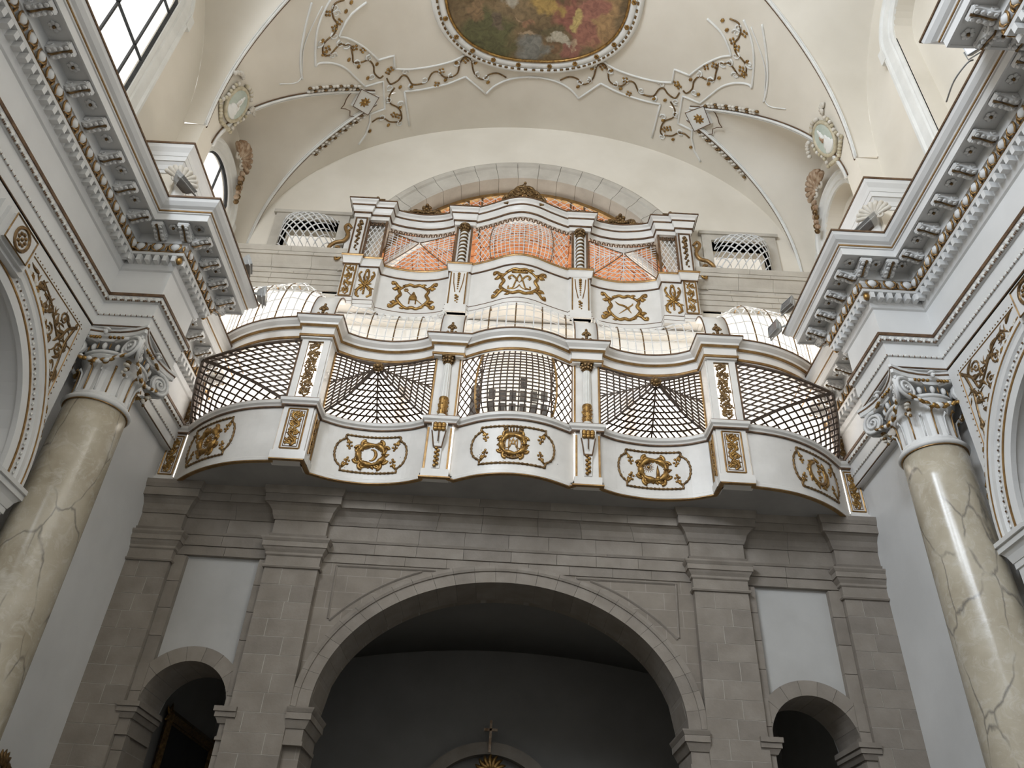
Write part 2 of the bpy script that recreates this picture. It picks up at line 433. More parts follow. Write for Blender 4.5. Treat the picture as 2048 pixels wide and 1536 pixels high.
# ---------------------------------------------------------------- floor
struct(MB().box(-10, 10, -14, 18, -.2, 0).build('floor', 'floor'), 'stone floor of the nave far below the view', 'floor')

# ---------------------------------------------------------------- nave side walls
def side_map(sg):
    return lambda u, z, d: (sg * (XA + d), u, z)
AYC, AZ, AR = 6.95, 6.3, 1.9
def build_side(sg):
    left = sg < 0
    M = side_map(sg)
    name = 'wall_left' if left else 'wall_right'
    root = empty(name, (sg * XW, 9, 0))
    struct(root, ('left' if left else 'right') + ' nave wall in white plaster with arch, column and rich cornice', 'wall')
    root.location = (0, 0, 0)
    wm = MB()
    arch = lambda u: AZ + math.sqrt(max(0, AR ** 2 - (u - AYC) ** 2))
    curtain(wm, M, AYC - AR, AYC + AR, arch, 9.13, 0, 1.0, 40)
    curtain(wm, M, YN, AYC - AR, 0, 9.13, 0, 1.0, 2)
    curtain(wm, M, AYC + AR, 9.27, 0, 9.13, 0, 1.0, 2)
    curtain(wm, M, 9.27, 10.32, 0, 9.13, .34, 1.0, 2)
    curtain(wm, M, 10.32, 13.6, 0, 9.13, .13, 1.0, 2)
    curtain(wm, M, YN, 13.6, 9.13, 11.33, .0, 1.0, 2)
    wm.build('wall_surface', 'white', root)
    # aisle beyond the arch
    am = MB(); am.box(*sorted((sg * 9.4, sg * 9.6)), YN, 13.6, 0, 9.3); am.box(*sorted((sg * 7.5, sg * 9.6)), YN, 13.6, 9.1, 9.3); am.box(*sorted((sg * 7.5, sg * 9.6)), 11.6, 11.8, 0, 9.2)
    am.build('aisle_wall', 'soffit', root)
    # entablature: plan path, right-hand side faces the nave
    ne = 3.9 if left else 4.55
    seg = [(XA, YN), (XA, 2.6), (XR, 2.6), (XR, ne), (XA, ne), (XA, PY0), (XR, PY0), (XR, PY1), (XA, PY1), (XA, 13.3)]
    path = [(sg * x, y) for x, y in seg]
    if not left: path = path[::-1]
    ent = empty('entablature', (0, 0, 0), root)
    b = MB()
    B = -.05
    sweep(b, path, [(B, 9.12), (0, 9.12), (0, 9.155), (.012, 9.16), (.012, 9.34), (.035, 9.345), (.035, 9.59), (.06, 9.60), (.10, 9.69), (B, 9.69)])
    sweep(b, path, [(B, 9.745), (.02, 9.745), (.02, 10.30), (.05, 10.32), (.09, 10.395), (.09, 10.53), (B, 10.53)])
    sweep(b, path, [(B, 10.53), (.20, 10.53), (.215, 10.565), (.20, 10.60), (B, 10.60)])
    sweep(b, path, [(B, 10.60), (.15, 10.60), (.22, 10.70), (.22, 10.745), (.25, 10.75), (.25, 10.95), (B, 10.95)])
    sweep(b, path, [(B, 10.95), (.57, 10.95), (.57, 10.93), (.60, 10.93), (.60, 11.07), (.62, 11.075), (.62, 11.10), (B, 11.10)])
    sweep(b, path, [(B, 11.125), (.63, 11.125), (.645, 11.15), (.69, 11.18), (.735, 11.24), (.75, 11.30), (B, 11.30)])
    b.build('cornice_moulding', 'white', ent)
    t = MB()
    sweep(t, path, strip(B, 9.69, .115, 9.745)); t.build('frieze_fillet', 'brown', ent)
    t = MB(); sweep(t, path, strip(B, 9.137, .016, 9.152)); t.build('architrave_line', 'brown', ent)
    t = MB(); sweep(t, path, strip(B, 11.10, .635, 11.125)); t.build('cornice_line', 'goldtrim', ent)
    t = MB(); sweep(t, path, strip(B, 11.30, .765, 11.335)); t.build('cornice_edge', 'brown', ent)
    t = MB(); sweep(t, path, strip(B, 10.578, .219, 10.59)); t.build('bead_line', 'goldtrim', ent)
    # dentils
    for x, y, a, L in along(path, .14, .15):
        if 4.0 < y: inst(P_dentil, 'dentil', ent, (x, y, 10.455), a, (L / .15, 1, 1))
    for x, y, a, L in along(path, .19, .245):
        if 4.0 < y: inst(P_egg, 'egg_ornament', ent, (x, y, 10.665), a, (L / .245, 1, 1))
    for x, y, a, L in along(path, .42, .54):
        if 4.0 < y:
            inst(P_modillion, 'modillion', ent, (x, y, 10.93), a)
    # rosettes between the modillions
    P_, N_ = offs(path); Q = [q + n * .42 for q, n in zip(P_, N_)]
    for A, Bq in zip(Q, Q[1:]):
        L = (Bq - A).length; k = int(round(L / .54)); an = math.atan2(Bq.y - A.y, Bq.x - A.x)
        for j in range(k):
            q = A.lerp(Bq, (j + 1) / k) if L > .3 else A
            if q.y > 4 and j < k - 1 or k == 2: inst(P_rosette, 'rosette', ent, (q.x, q.y, 10.945), an)
    for sx in (0, 1):   # corner rosettes of the ressaut
        yy = PY0 - .42 + .0 if sx == 0 else PY1 + .42
        inst(P_rosette, 'rosette', ent, (sg * (XR - .42), yy, 10.945))
    # enriched mouldings, too fine to take apart
    lm = MB()
    for x, y, a, L in along(path, .085, .125):
        if y < 4: continue
        ca, sa = math.cos(a), math.sin(a); ex = Vector((ca, sa, 0)); ey = Vector((-sa, ca, 0)); ez = Vector((0, 0, 1))
        lm.m = 0; lm.ell((x, y, 9.655), (.055, .018, .035), 6, 4, (ex, ey, ez)); lm.ell((x, y, 9.62), (.022, .02, .022), 5, 4, (ex, ey, ez))
        lm.m = 1; c = Vector((x, y, 9.615)) + ex * (L / 2); lm.ell(c, (.016, .012, .024), 4, 3, (ex, ey, ez))
        for e_ in (-1, 1): lm.ell(Vector((x, y, 9.612)) + ex * e_ * .034, (.008, .016, .02), 4, 3, (ex, ey, ez))
    o = lm.build('leaf_moulding', ['stucco', 'brown'], ent); o['kind'] = 'stuff'
    lm = MB()
    for x, y, a, L in along(path, .03, .085):
        if y < 4: continue
        ca, sa = math.cos(a), math.sin(a); ex = Vector((ca, sa, 0)); ey = Vector((-sa, ca, 0)); ez = Vector((0, 0, 1))
        lm.m = 0; lm.ell((x, y, 9.362), (.026, .014, .022), 6, 4, (ex, ey, ez))
        lm.m = 1; lm.ell(Vector((x, y, 9.352)) + ex * (L / 2), (.015, .012, .022), 4, 3, (ex, ey, ez))
    o = lm.build('small_leaf_moulding', ['stucco', 'brown'], ent); o['kind'] = 'stuff'
    # gilded corner boss under the ressaut
    for yy in (PY0 - .14, PY1 + .14):
        bm = MB(); bm.ell((sg * (XR - .14), yy, 10.47), (.05, .05, .075), 8, 6); bm.build('gilded_boss', 'gold', ent, True)
    # ---- nave arch: archivolt, impost, keystone, spandrel
    ar = empty('archivolt', (0, 0, 0), root)
    def ring(mb, prof, a0=0, a1=PI, n=48):
        rs = []
        for i in range(n + 1):
            a = a0 + (a1 - a0) * i / n
            rs.append([(sg * (XA - d), AYC + r * math.cos(a), AZ + r * math.sin(a)) for r, d in prof])
        mb.rings(rs)
    k = MB(); ring(k, [(1.86, -.02), (1.86, .05), (1.96, .07), (2.0, .05), (2.05, .06), (2.12, .06), (2.15, .09), (2.22, .09), (2.27, .12), (2.32, .12), (2.34, 0), (2.34, -.02)])
    k.build('arch_moulding', 'white', ar)
    for r in (1.99, 2.25): k = MB(); ring(k, [(r, .0), (r, .115 if r > 2.1 else .072), (r + .018, .12 if r > 2.1 else .076), (r + .018, 0)]); k.build('arch_line', 'goldtrim', ar)
    k = MB()
    for i in range(96):
        a = PI * (i + .5) / 96; c = (sg * (XA - .075), AYC + 2.085 * math.cos(a), AZ + 2.085 * math.sin(a))
        k.m = i % 2 == 0; r_ = .017 if i % 2 == 0 else .022; k.ell(c, (.012, r_, r_), 5, 4)
    o = k.build('arch_beads', ['stucco', 'brown'], ar); o['kind'] = 'stuff'
    k = MB()
    for i in range(84):      # gilded garland along the outer edge
        a = PI * .06 + PI * .38 * i / 84; r = 2.39 + random.uniform(-.05, .03)
        k.m = 0 if i % 5 < 3 else 1; k.ell((sg * (XA - .04), AYC + r * math.cos(a), AZ + r * math.sin(a)), (.045, .03 + .03 * random.random(), .035 + .03 * random.random()), 6, 4)
    k.build('arch_garland', ['gold', 'floral'], ar, True)
    # keystone bracket
    k = MB()
    for w, d, z0, z1 in ((.42, .16, 8.30, 8.86), (.34, .22, 8.34, 8.82), (.26, .27, 8.38, 8.78)):
        k.box(*sorted((sg * XA, sg * (XA - d))), AYC - w, AYC + w, z0, z1)
    k.build('keystone', 'white', ar)
    k = MB(); f = plane((sg * (XA - .27), AYC, 8.58), (0, -sg, 0), (0, 0, 1))
    stroke(k, f, [(.14 * math.cos(a), .16 * math.sin(a)) for a in [2 * PI * i / 20 for i in range(21)]], .025)
    for i in range(8): blob(k, f, .07 * math.cos(i * PI / 4), .08 * math.sin(i * PI / 4), .03)
    blob(k, f, 0, 0, .03)
    rect_frame(k, f, -.26, .26, -.2, .2, .014)
    k.build('keystone_ornament', 'bronze', ar)
    # spandrel panel with gilded vine
    sp = empty('spandrel_panel', (0, 0, 0), root)
    f = plane((sg * XA, AYC, AZ), (0, -sg, 0), (0, 0, 1))
    s_ = -sg            # u = s_*(y-AYC)
    k = MB(); tip = (2.08, 2.60); top = (.62, 2.60); low = (2.13, .55)
    arc = [(2.46 * math.cos(a), 2.46 * math.sin(a)) for a in [math.atan2(low[1], low[0]) + .0 + (math.acos(.27) - .25) * i / 14 for i in range(15)]]
    def T(ps): return [(s_ * x, y) for x, y in ps]
    for line in ([top, (1.35, 2.60), tip], [tip, (2.11, 1.6), low]): stroke(k, f, T(line), .012, 4)
    k.build('spandrel_border', 'goldtrim', sp)
    k = MB()
    for i in range(22):
        t = i / 21; blob(k, f, s_ * (top[0] + (tip[0] - top[0]) * t), 2.645, .013); blob(k, f, s_ * (tip[0] + .045 + (low[0] - tip[0]) * t), tip[1] + (low[1] - tip[1]) * t, .013)
    k.build('spandrel_beads', 'bronze', sp)
    k = MB()
    stem = cat_rom([(2.02, 2.52), (1.86, 2.36), (1.78, 2.12), (1.62, 2.18), (1.45, 2.30), (1.25, 2.42), (.98, 2.50)], 5)
    stroke(k, f, T([tuple(p) for p in stem]), fade(len(stem), .026, .016))
    stem = cat_rom([(1.98, 2.46), (1.93, 2.15), (1.98, 1.85), (2.02, 1.50), (2.06, 1.15), (2.08, .85)], 5)
    stroke(k, f, T([tuple(p) for p in stem]), fade(len(stem), .026, .012))
    for cx, cy, R, a0, tu in ((1.70, 2.42, .11, 0, 1.3), (1.50, 2.06, .10, 2, -1.4), (1.86, 1.98, .10, 1, 1.3), (1.25, 2.26, .09, 1, -1.3), (1.98, 1.62, .09, 3, 1.3), (1.0, 2.40, .08, 0, 1.2), (2.03, 1.25, .07, 2, -1.3)):
        sp_ = spiral(cx, cy, R, R * .2, a0, tu, 14); stroke(k, f, T(sp_), fade(15, .02, .012)); blob(k, f, s_ * cx, cy, .022)
    for cx, cy, a, L in ((1.92, 2.42, 2.6, .24), (1.84, 2.28, 3.4, .22), (1.75, 2.2, 4.2, .2), (1.62, 2.22, 1.7, .18), (1.42, 2.34, 3.6, .2), (1.3, 2.42, 3.0, .2), (1.12, 2.46, 3.4, .18), (1.96, 2.2, 4.4, .22), (1.94, 1.96, 3.8, .18), (2.0, 1.75, 4.9, .2), (2.02, 1.4, 4.3, .18), (2.06, 1.02, 4.7, .2), (1.60, 2.02, 4.4, .16), (.85, 2.5, 2.9, .2), (2.0, 2.5, 1.2, .1), (1.86, 1.8, 4.0, .15)):
        a2 = a if s_ > 0 else PI - a
        leaf(k, f, s_ * cx, cy, a2, L, .03)
    rnd = random.Random(5)
    for q in range(46):
        t = rnd.random(); 
        if q % 2: cx, cy = .9 + 1.1 * t, 2.52 - .02 - rnd.random() * .10 - .25 * t
        else: cx, cy = 2.06 - rnd.random() * (.10 + .25 * t), .75 + 1.7 * t
        if cx * cx + cy * cy < 2.52 ** 2: continue
        leaf(k, f, s_ * cx, cy, rnd.random() * 6.28, .11 + .05 * rnd.random(), .015)
        if q % 3 == 0: blob(k, f, s_ * (cx - .03), cy + .03, .014)
    k.build('gilded_vine', 'bronze', sp)
    # impost of the arch pier
    im = MB()
    ip = [(sg * (XA + .9), AYC + AR), (sg * XA, AYC + AR), (sg * XA, 9.27), (sg * (XA + .3), 9.27)]
    if not left: ip = ip[::-1]
    # path must run so that its right hand is outside the pier
    ip = ip[::-1] if False else ip
    for pr in (strip(-.1, 5.92, .02, 6.0), [(-.1, 6.0), (.03, 6.0), (.06, 6.1), (.1, 6.16), (-.1, 6.16)], strip(-.1, 6.16, .12, 6.24), strip(-.1, 6.24, .15, 6.30)):
        sweep(im, ip, pr)
    im.build('impost_moulding', 'white', root)
    # flat strip under the architrave
    pass
    return root

# --- shared small pieces (local frame: x along the wall, -y outward, z up)
P_dentil = proto(MB().box(-.036, .036, -.07, .05, -.058, .058), 'dentil', 'white')
mb = MB(); mb.ell((0, -.03, 0), (.075, .07, .078), 8, 6)
mb.m = 1
for s in (-1, 1): mb.tube([(s * .085 * math.cos(a), -.035 - .03 * math.cos(a), .085 * math.sin(a)) for a in [-1.4, -.7, 0, .5, .9]], .016, 4)
mb.ell((.12, -.03, -.01), (.016, .03, .07), 5, 4)
P_egg = proto(mb, 'egg_ornament', ['white', 'goldtrim'], True)
mb = MB()
prof = [(-.14, 0), (-.14, -.04), (-.12, -.075), (-.08, -.065), (-.03, -.07), (.02, -.10), (.07, -.145), (.12, -.16), (.17, -.13), (.17, 0)]
# p grows outward; the console is deep at the wall
mb.rings([[(x, -(-p), z) for p, z in prof] for x in (-.085, -.06, .06, .085)])
for s in (-1, 1):
    mb.tube([(s * .088, .10 + .045 * math.cos(a) * (1 - a / 9), -.085 + .045 * math.sin(a) * (1 - a / 9)) for a in [i * .7 for i in range(12)]], .012, 5)
    mb.tube([(s * .088, -.105 + .03 * math.cos(a) * (1 - a / 9), -.035 + .03 * math.sin(a) * (1 - a / 9)) for a in [i * .7 for i in range(12)]], .010, 5)
for s in (-1, 1):
    for k in range(4): mb.ell((s * .05, .12 - .07 * k, -.155 + .022 * k), (.032, .035, .022), 6, 4)
mb.m = 1
mb.tube([(0, .15, -.155), (0, .10, -.170), (0, .04, -.14), (0, -.03, -.10), (0, -.09, -.09), (0, -.14, -.075)], [.012, .016, .014, .012, .014, .022], 5)
P_modillion = proto(mb, 'modillion', ['white', 'bronze'])
mb = MB()
for k in range(6): a = k * PI / 3; mb.ell((.05 * math.cos(a), .05 * math.sin(a), -.012), (.036, .036, .016), 6, 4)
mb.m = 1; mb.ell((0, 0, -.025), (.022, .022, .03), 6, 4)
P_rosette = proto(mb, 'rosette', ['white', 'bronze'], True)
WL = build_side(-1); WR = build_side(1)

# ---------------------------------------------------------------- columns
def build_column(sg, proto_root=None):
    left = sg < 0
    cx, cy = 6.28 * sg, PYC
    lab = 'veined cream marble column with white gilded capital on the ' + ('left' if left else 'right') + ' nave wall'
    r = empty('column', (cx, cy, 0)); tag(r, lab, 'column', 'nave columns')
    if proto_root:
        for ch in list(proto_root.children):
            c = ch.copy(); COL.objects.link(c); c.parent = r
            for g in ch.children: d = g.copy(); COL.objects.link(d); d.parent = c
        r.rotation_euler = (0, 0, PI)
        return r
    m = MB(); m.lathe([(.505 - .065 * (t ** 1.6), .4 + 7.47 * t) for t in [i / 16 for i in range(17)]], n=40); m.build('shaft', 'marble', r, True)
    m = MB(); m.box(-.68, .68, -.68, .68, 0, .16); m.lathe([(.64, .16), (.68, .22), (.64, .28), (.55, .31), (.57, .36), (.52, .41)], n=32); m.build('base', 'white', r)
    m = MB(); m.lathe([(.44, 7.86), (.475, 7.87), (.495, 7.905), (.475, 7.94), (.44, 7.95)], n=40); m.build('astragal', 'white', r, True)
    m = MB(); m.lathe([(.44, 7.855), (.462, 7.855), (.462, 7.87), (.44, 7.87)], n=40); m.build('gilt_ring', 'goldtrim', r)
    cap = empty('capital', (0, 0, 7.95), r)
    m = MB(); m.lathe([(.42, 0), (.425, .05), (.40, .10), (.395, .48), (.42, .60), (.47, .70), (.45, .74)], n=48, wob=lambda k, n, z: (-.018 if k % 3 == 0 and .08 < z < .5 else 0)); m.build('bell', 'white', cap)
    for k in range(16):
        a = 2 * PI * (k + .5) / 16; ca, sa = math.cos(a), math.sin(a)
        q = MB(); zt = .54 if k % 2 else .46
        q.tube([(ca * .405, sa * .405, .10), (ca * .405, sa * .405, .25), (ca * .42, sa * .42, zt - .05), (ca * .47, sa * .47, zt), (ca * .475, sa * .475, zt - .04)], [.012, .012, .014, .02, .014], 5)
        q.build('flute_stem', 'goldtrim' if k % 2 else 'white', cap, True)
    m = MB(); m.lathe([(.44, .715), (.485, .725), (.495, .75), (.48, .78), (.44, .79)], n=40); m.build('echinus_ring', 'white', cap, True)
    for k in range(16):
        a = 2 * PI * k / 16; ca, sa = math.cos(a), math.sin(a)
        q = MB(); q.ell((0, 0, 0), (.038, .038, .065), 7, 5); q.m = 1; q.ell((.0 - sa * .085, ca * .085, 0), (.014, .014, .06), 4, 4)
        q.build('echinus_egg', ['white', 'goldtrim'], cap, True, (0, 0, 0)).location = (ca * .475, sa * .475, .85)
    # volutes, two at every corner
    for i in range(4):
        a = PI / 4 + i * PI / 2
        vo = empty('volute', (0, 0, 0), cap) if False else None
        q = MB()
        for s in (-1, 1):
            out = Vector((math.cos(a), math.sin(a), 0)); tang = Vector((-math.sin(a), math.cos(a), 0))
            # plane of the volute face: contains z and a direction between the face line and the diagonal
            u = (out * .93 - tang * s * .37).normalized(); nrm = Vector((u.y, -u.x, 0)) * s
            if nrm.dot(tang) * s < 0: nrm = -nrm
            c = out * .68 + tang * s * .06 + Vector((0, 0, .80))
            rs = []
            for k in range(30):
                t = k / 29; an = PI / 2 + .4 - t * 2 * PI * 2.3; rr = .20 * (1 - t * .88)
                rs.append(c + u * rr * math.cos(an) + Vector((0, 0, 1)) * rr * math.sin(an) + nrm * (.012 + .03 * t))
            q.m = 0
            q.tube(rs, [.032 * (1 - .55 * k / 29) for k in range(30)], 6)
            q.ell(c, (.185, .185, .02), 14, 4, (u, Vector((0, 0, 1)), nrm))
            q.ell(c + nrm * .05, (.022, .022, .02), 6, 4, (u, Vector((0, 0, 1)), nrm))
            # band running in from the centre of the face
            st = rs[0]; mid = (Vector((0, 0, .94)) + out * .42 + tang * s * .24)
            q.tube([tuple(st), tuple(st.lerp(mid, .5) + Vector((0, 0, .03))), tuple(mid)], [.03, .04, .03], 6)
        q.build('volute', 'white', cap, True)
        q = MB()
        out = Vector((math.cos(a), math.sin(a), 0))
        for k in range(7):
            c = out * (.62 - .012 * k) + Vector((random.uniform(-.03, .03), random.uniform(-.03, .03), .60 - .035 * k)); q.m = k % 3 == 0
            q.ell(c, (.05 - .004 * k, .05 - .004 * k, .03), 6, 4)
        q.build('flower_drop', ['floral', 'bronze'], cap, True)
    for i in range(4):
        a = i * PI / 2; d = Vector((math.cos(a), math.sin(a), 0)); t = Vector((-math.sin(a), math.cos(a), 0))
        q = MB()
        for k in range(27):
            s = (k - 13) / 13; c = d * (.49 + .05 * abs(s)) + t * s * .40 + Vector((0, 0, .55 + .12 * s * s)); q.m = 0 if k % 5 < 3 else 1
            q.ell(c + Vector((random.uniform(-.015, .015), random.uniform(-.015, .015), random.uniform(-.02, .02))), (.028, .05, .024 + .022 * (1 - abs(s))), 6, 4, (d, (t + Vector((0, 0, .6 * s))).normalized(), Vector((0, 0, 1))))
        q.build('garland', ['gold', 'white'], cap, True)
        q = MB(); q.ell(d * .60 + Vector((0, 0, 1.03)), (.032, .032, .045), 8, 6); q.ell(d * .645 + Vector((0, 0, 1.02)), (.015, .015, .02), 6, 4); q.ell(d * .58 + Vector((0, 0, 1.09)), (.06, .06, .025), 8, 4); q.m = 1
        for s in (-1, 1):
            for k in range(4): q.ell(d * (.56 - .015 * k) + t * s * (.08 + .055 * k) + Vector((0, 0, .955 + .012 * k)), (.03, .03, .026), 6, 4)
        q.build('abacus_flower', ['white', 'gold'], cap, True)
    def abac(sc, z0, z1):
        pts = []
        for i in range(4):
            a = i * PI / 2
            for k in range(9):
                s = -1 + 2 * k / 8; x = .575 - .125 * (1 - s * s); y = s * .56
                if abs(s) == 1: x = .585
                x, y = x * sc, y * sc
                pts.append((x * math.cos(a) - y * math.sin(a), x * math.sin(a) + y * math.cos(a)))
        return [[(x, y, z0) for x, y in pts], [(x, y, z1) for x, y in pts]]
    q = MB(); A0 = abac(1.0, .96, 1.01); A1 = abac(1.08, 1.03, 1.10); q.rings([A0[0], A0[1], A1[0], A1[1]]); q.rings(abac(1.11, 1.125, 1.17)); q.build('abacus', 'white', cap)
    q = MB(); q.rings(abac(1.10, 1.10, 1.125)); q.build('abacus_line', 'brown', cap)
    return r
CL = build_column(-1); CRr = build_column(1, CL)

# nave behind the viewpoint: plain walls, vault and east end
RN = struct(empty('wall_rear'), 'plain white rear part of the nave behind the viewpoint', 'wall')
m = MB()
for s in (-1, 1): m.box(*sorted((s * 6.7, s * 7.0)), -14, YN, 0, 12.6); m.box(*sorted((s * 6.7, s * 7.0)), -14, YN, 12.6, 15.0)
m.box(-7, 7, -14.3, -14, 0, 20.5); m.build('rear_walls', 'white', RN)
m = MB(); m.grid([[vpt(PI * i / 40, y) for y in (-14, -6, YN)] for i in range(41)]); m.build('rear_vault', 'cream', RN, True)
# ---------------------------------------------------------------- west wall, lower stone part
WB = struct(empty('wall_back'), 'grey limestone west wall with wide arch, pilasters and two small arches', 'wall')
BM = lambda u, z, d: (u, YB + d, z)
EA, EB, EZ = 3.02, 2.25, 4.65       # wide arch, semi-ellipse
SR, SX, SZ = .70, 5.05, 4.58        # small arches
m = MB()
big = lambda u: EZ + (EB + .02) * math.sqrt(max(0, 1 - (u / (EA + .02)) ** 2))
curtain(m, BM, -EA - .02, EA + .02, big, 8.42, .15, 1.1, 56)
for s in (-1, 1):
    a, b = sorted((s * (EA + .02), s * (SX - SR - .02)))
    curtain(m, BM, a, b, 0, 8.42, .15, 1.1, 2)
    a, b = sorted((s * (SX + SR + .02), s * 6.8)); curtain(m, BM, a, b, 0, 8.42, .15, 1.1, 2)
m.build('arch_wall', 'ashlar', WB)
for s in (-1, 1):
    m = MB()
    sm = lambda u: SZ + math.sqrt(max(0, (SR + .02) ** 2 - (u - s * SX) ** 2))
    curtain(m, BM, s * SX - SR - .02, s * SX + SR + .02, sm, 8.42, .22, 1.1, 24)
    m.build('panel_wall', 'panelw', WB)
# ashlar pilasters built of single blocks
rb = MB(); rb.rings([[(x * k, y, z * k) for x, z in ((-.5, -.5), (.5, -.5), (.5, .5), (-.5, .5))] for y, k in ((.5, 1.0), (-.44, 1.0), (-.5, .985))])
P_block = {k: proto(rb, 'stone_block', k) for k in ('stone', 'stone3', 'stone2')}
def block(parent, x0, x1, z0, z1, yf, depth):
    k = random.choice(('stone', 'stone', 'stone3'))
    g = .004
    inst(P_block[k], 'stone_block', parent, ((x0 + x1) / 2, yf + depth / 2 + random.uniform(0, .004), (z0 + z1) / 2), 0, (x1 - x0 - g, depth, z1 - z0 - g))
def pilaster(x0, x1, nm):
    p = empty(nm, (0, 0, 0), WB)
    z = 6.92; k = 0
    MB().box(x0 + .006, x1 - .006, YB + .007, YB + .18, 0, 6.92).build('mortar_bed', 'joint', p)
    while z > .1:
        h = .30 if z > 3 else .46
        z0 = max(0, z - h); w = x1 - x0; t = (.36, .62, .5, .3, .66)[k % 5] + random.uniform(-.05, .05)
        if w > .6:
            block(p, x0, x0 + w * t, z0, z, YB, .2); block(p, x0 + w * t, x1, z0, z, YB, .2)
        else: block(p, x0, x1, z0, z, YB, .2)
        z = z0; k += 1
    return p
for s in (-1, 1):
    pilaster(*sorted((s * 3.30, s * 4.25)), 'inner_pilaster'); pilaster(*sorted((s * 5.92, s * 6.72)), 'outer_pilaster')
    # side jambs of the white panel and spandrel blocks beside the arches
    q = empty('panel_surround', (0, 0, 0), WB)
    for xa, xb in ((4.25, 4.40), (5.70, 5.92)):
        z = 7.10
        while z > 5.2:
            block(q, *sorted((s * xa, s * xb)), z - .48, z - .0, YB + .10, .16); z -= .48
    for xa, xb in ((4.25, 4.36), (5.74, 5.92)):
        z = 5.2
        while z > .2: block(q, *sorted((s * xa, s * xb)), z - .44, z, YB + .08, .16); z -= .44
    # capitals
    for x0, x1 in ((3.30, 4.25), (5.92, 6.72)):
        pth = [(x0 if s > 0 else -x1, YB + .2), (x0 if s > 0 else -x1, YB), (x1 if s > 0 else -x0, YB), (x1 if s > 0 else -x0, YB + .2)]
        c = empty('pilaster_capital', (0, 0, 0), WB)
        for pr in ([(-.05, 6.92), (.03, 6.92), (.045, 6.945), (.03, 6.97), (-.05, 6.97)], strip(-.05, 6.97, .008, 7.14), [(-.05, 7.14), (.015, 7.14), (.035, 7.16), (.035, 7.20), (.07, 7.25), (.09, 7.29), (-.05, 7.29)], strip(-.05, 7.29, .105, 7.385), [(-.05, 7.385), (.11, 7.385), (.14, 7.43), (.145, 7.46), (-.05, 7.46)]):
            k = MB(); sweep(k, pth, pr); k.build('capital_course', 'stone', c)
# entablature with breaks over the pilasters
RE = .13
pth = [(-6.75, YB), (-5.92, YB), (-5.92, YB + RE), (-4.25, YB + RE), (-4.25, YB), (-3.30, YB), (-3.30, YB + RE), (3.30, YB + RE), (3.30, YB), (4.25, YB), (4.25, YB + RE), (5.92, YB + RE), (5.92, YB), (6.75, YB)]
en = empty('stone_entablature', (0, 0, 0), WB)
for pr, L in ((strip(-.1, 7.13, .0, 7.30), .75), (strip(-.1, 7.304, .025, 7.50), .8), ([(-.1, 7.504), (.04, 7.504), (.06, 7.545), (-.1, 7.545)], 1.6), (strip(-.1, 7.55, .012, 7.83), .85),
              ([(-.1, 7.834), (.03, 7.834), (.045, 7.87), (.06, 7.90), (.085, 7.99), (.15, 8.07), (.20, 8.10), (-.1, 8.10)], .95), (strip(-.1, 8.104, .225, 8.26), .9), ([(-.1, 8.264), (.235, 8.264), (.26, 8.33), (.27, 8.41), (-.1, 8.41)], 1.2)):
    pieces(pth, pr, L, .006, 'stone_block', ['stone', 'stone3', 'stone'], en)
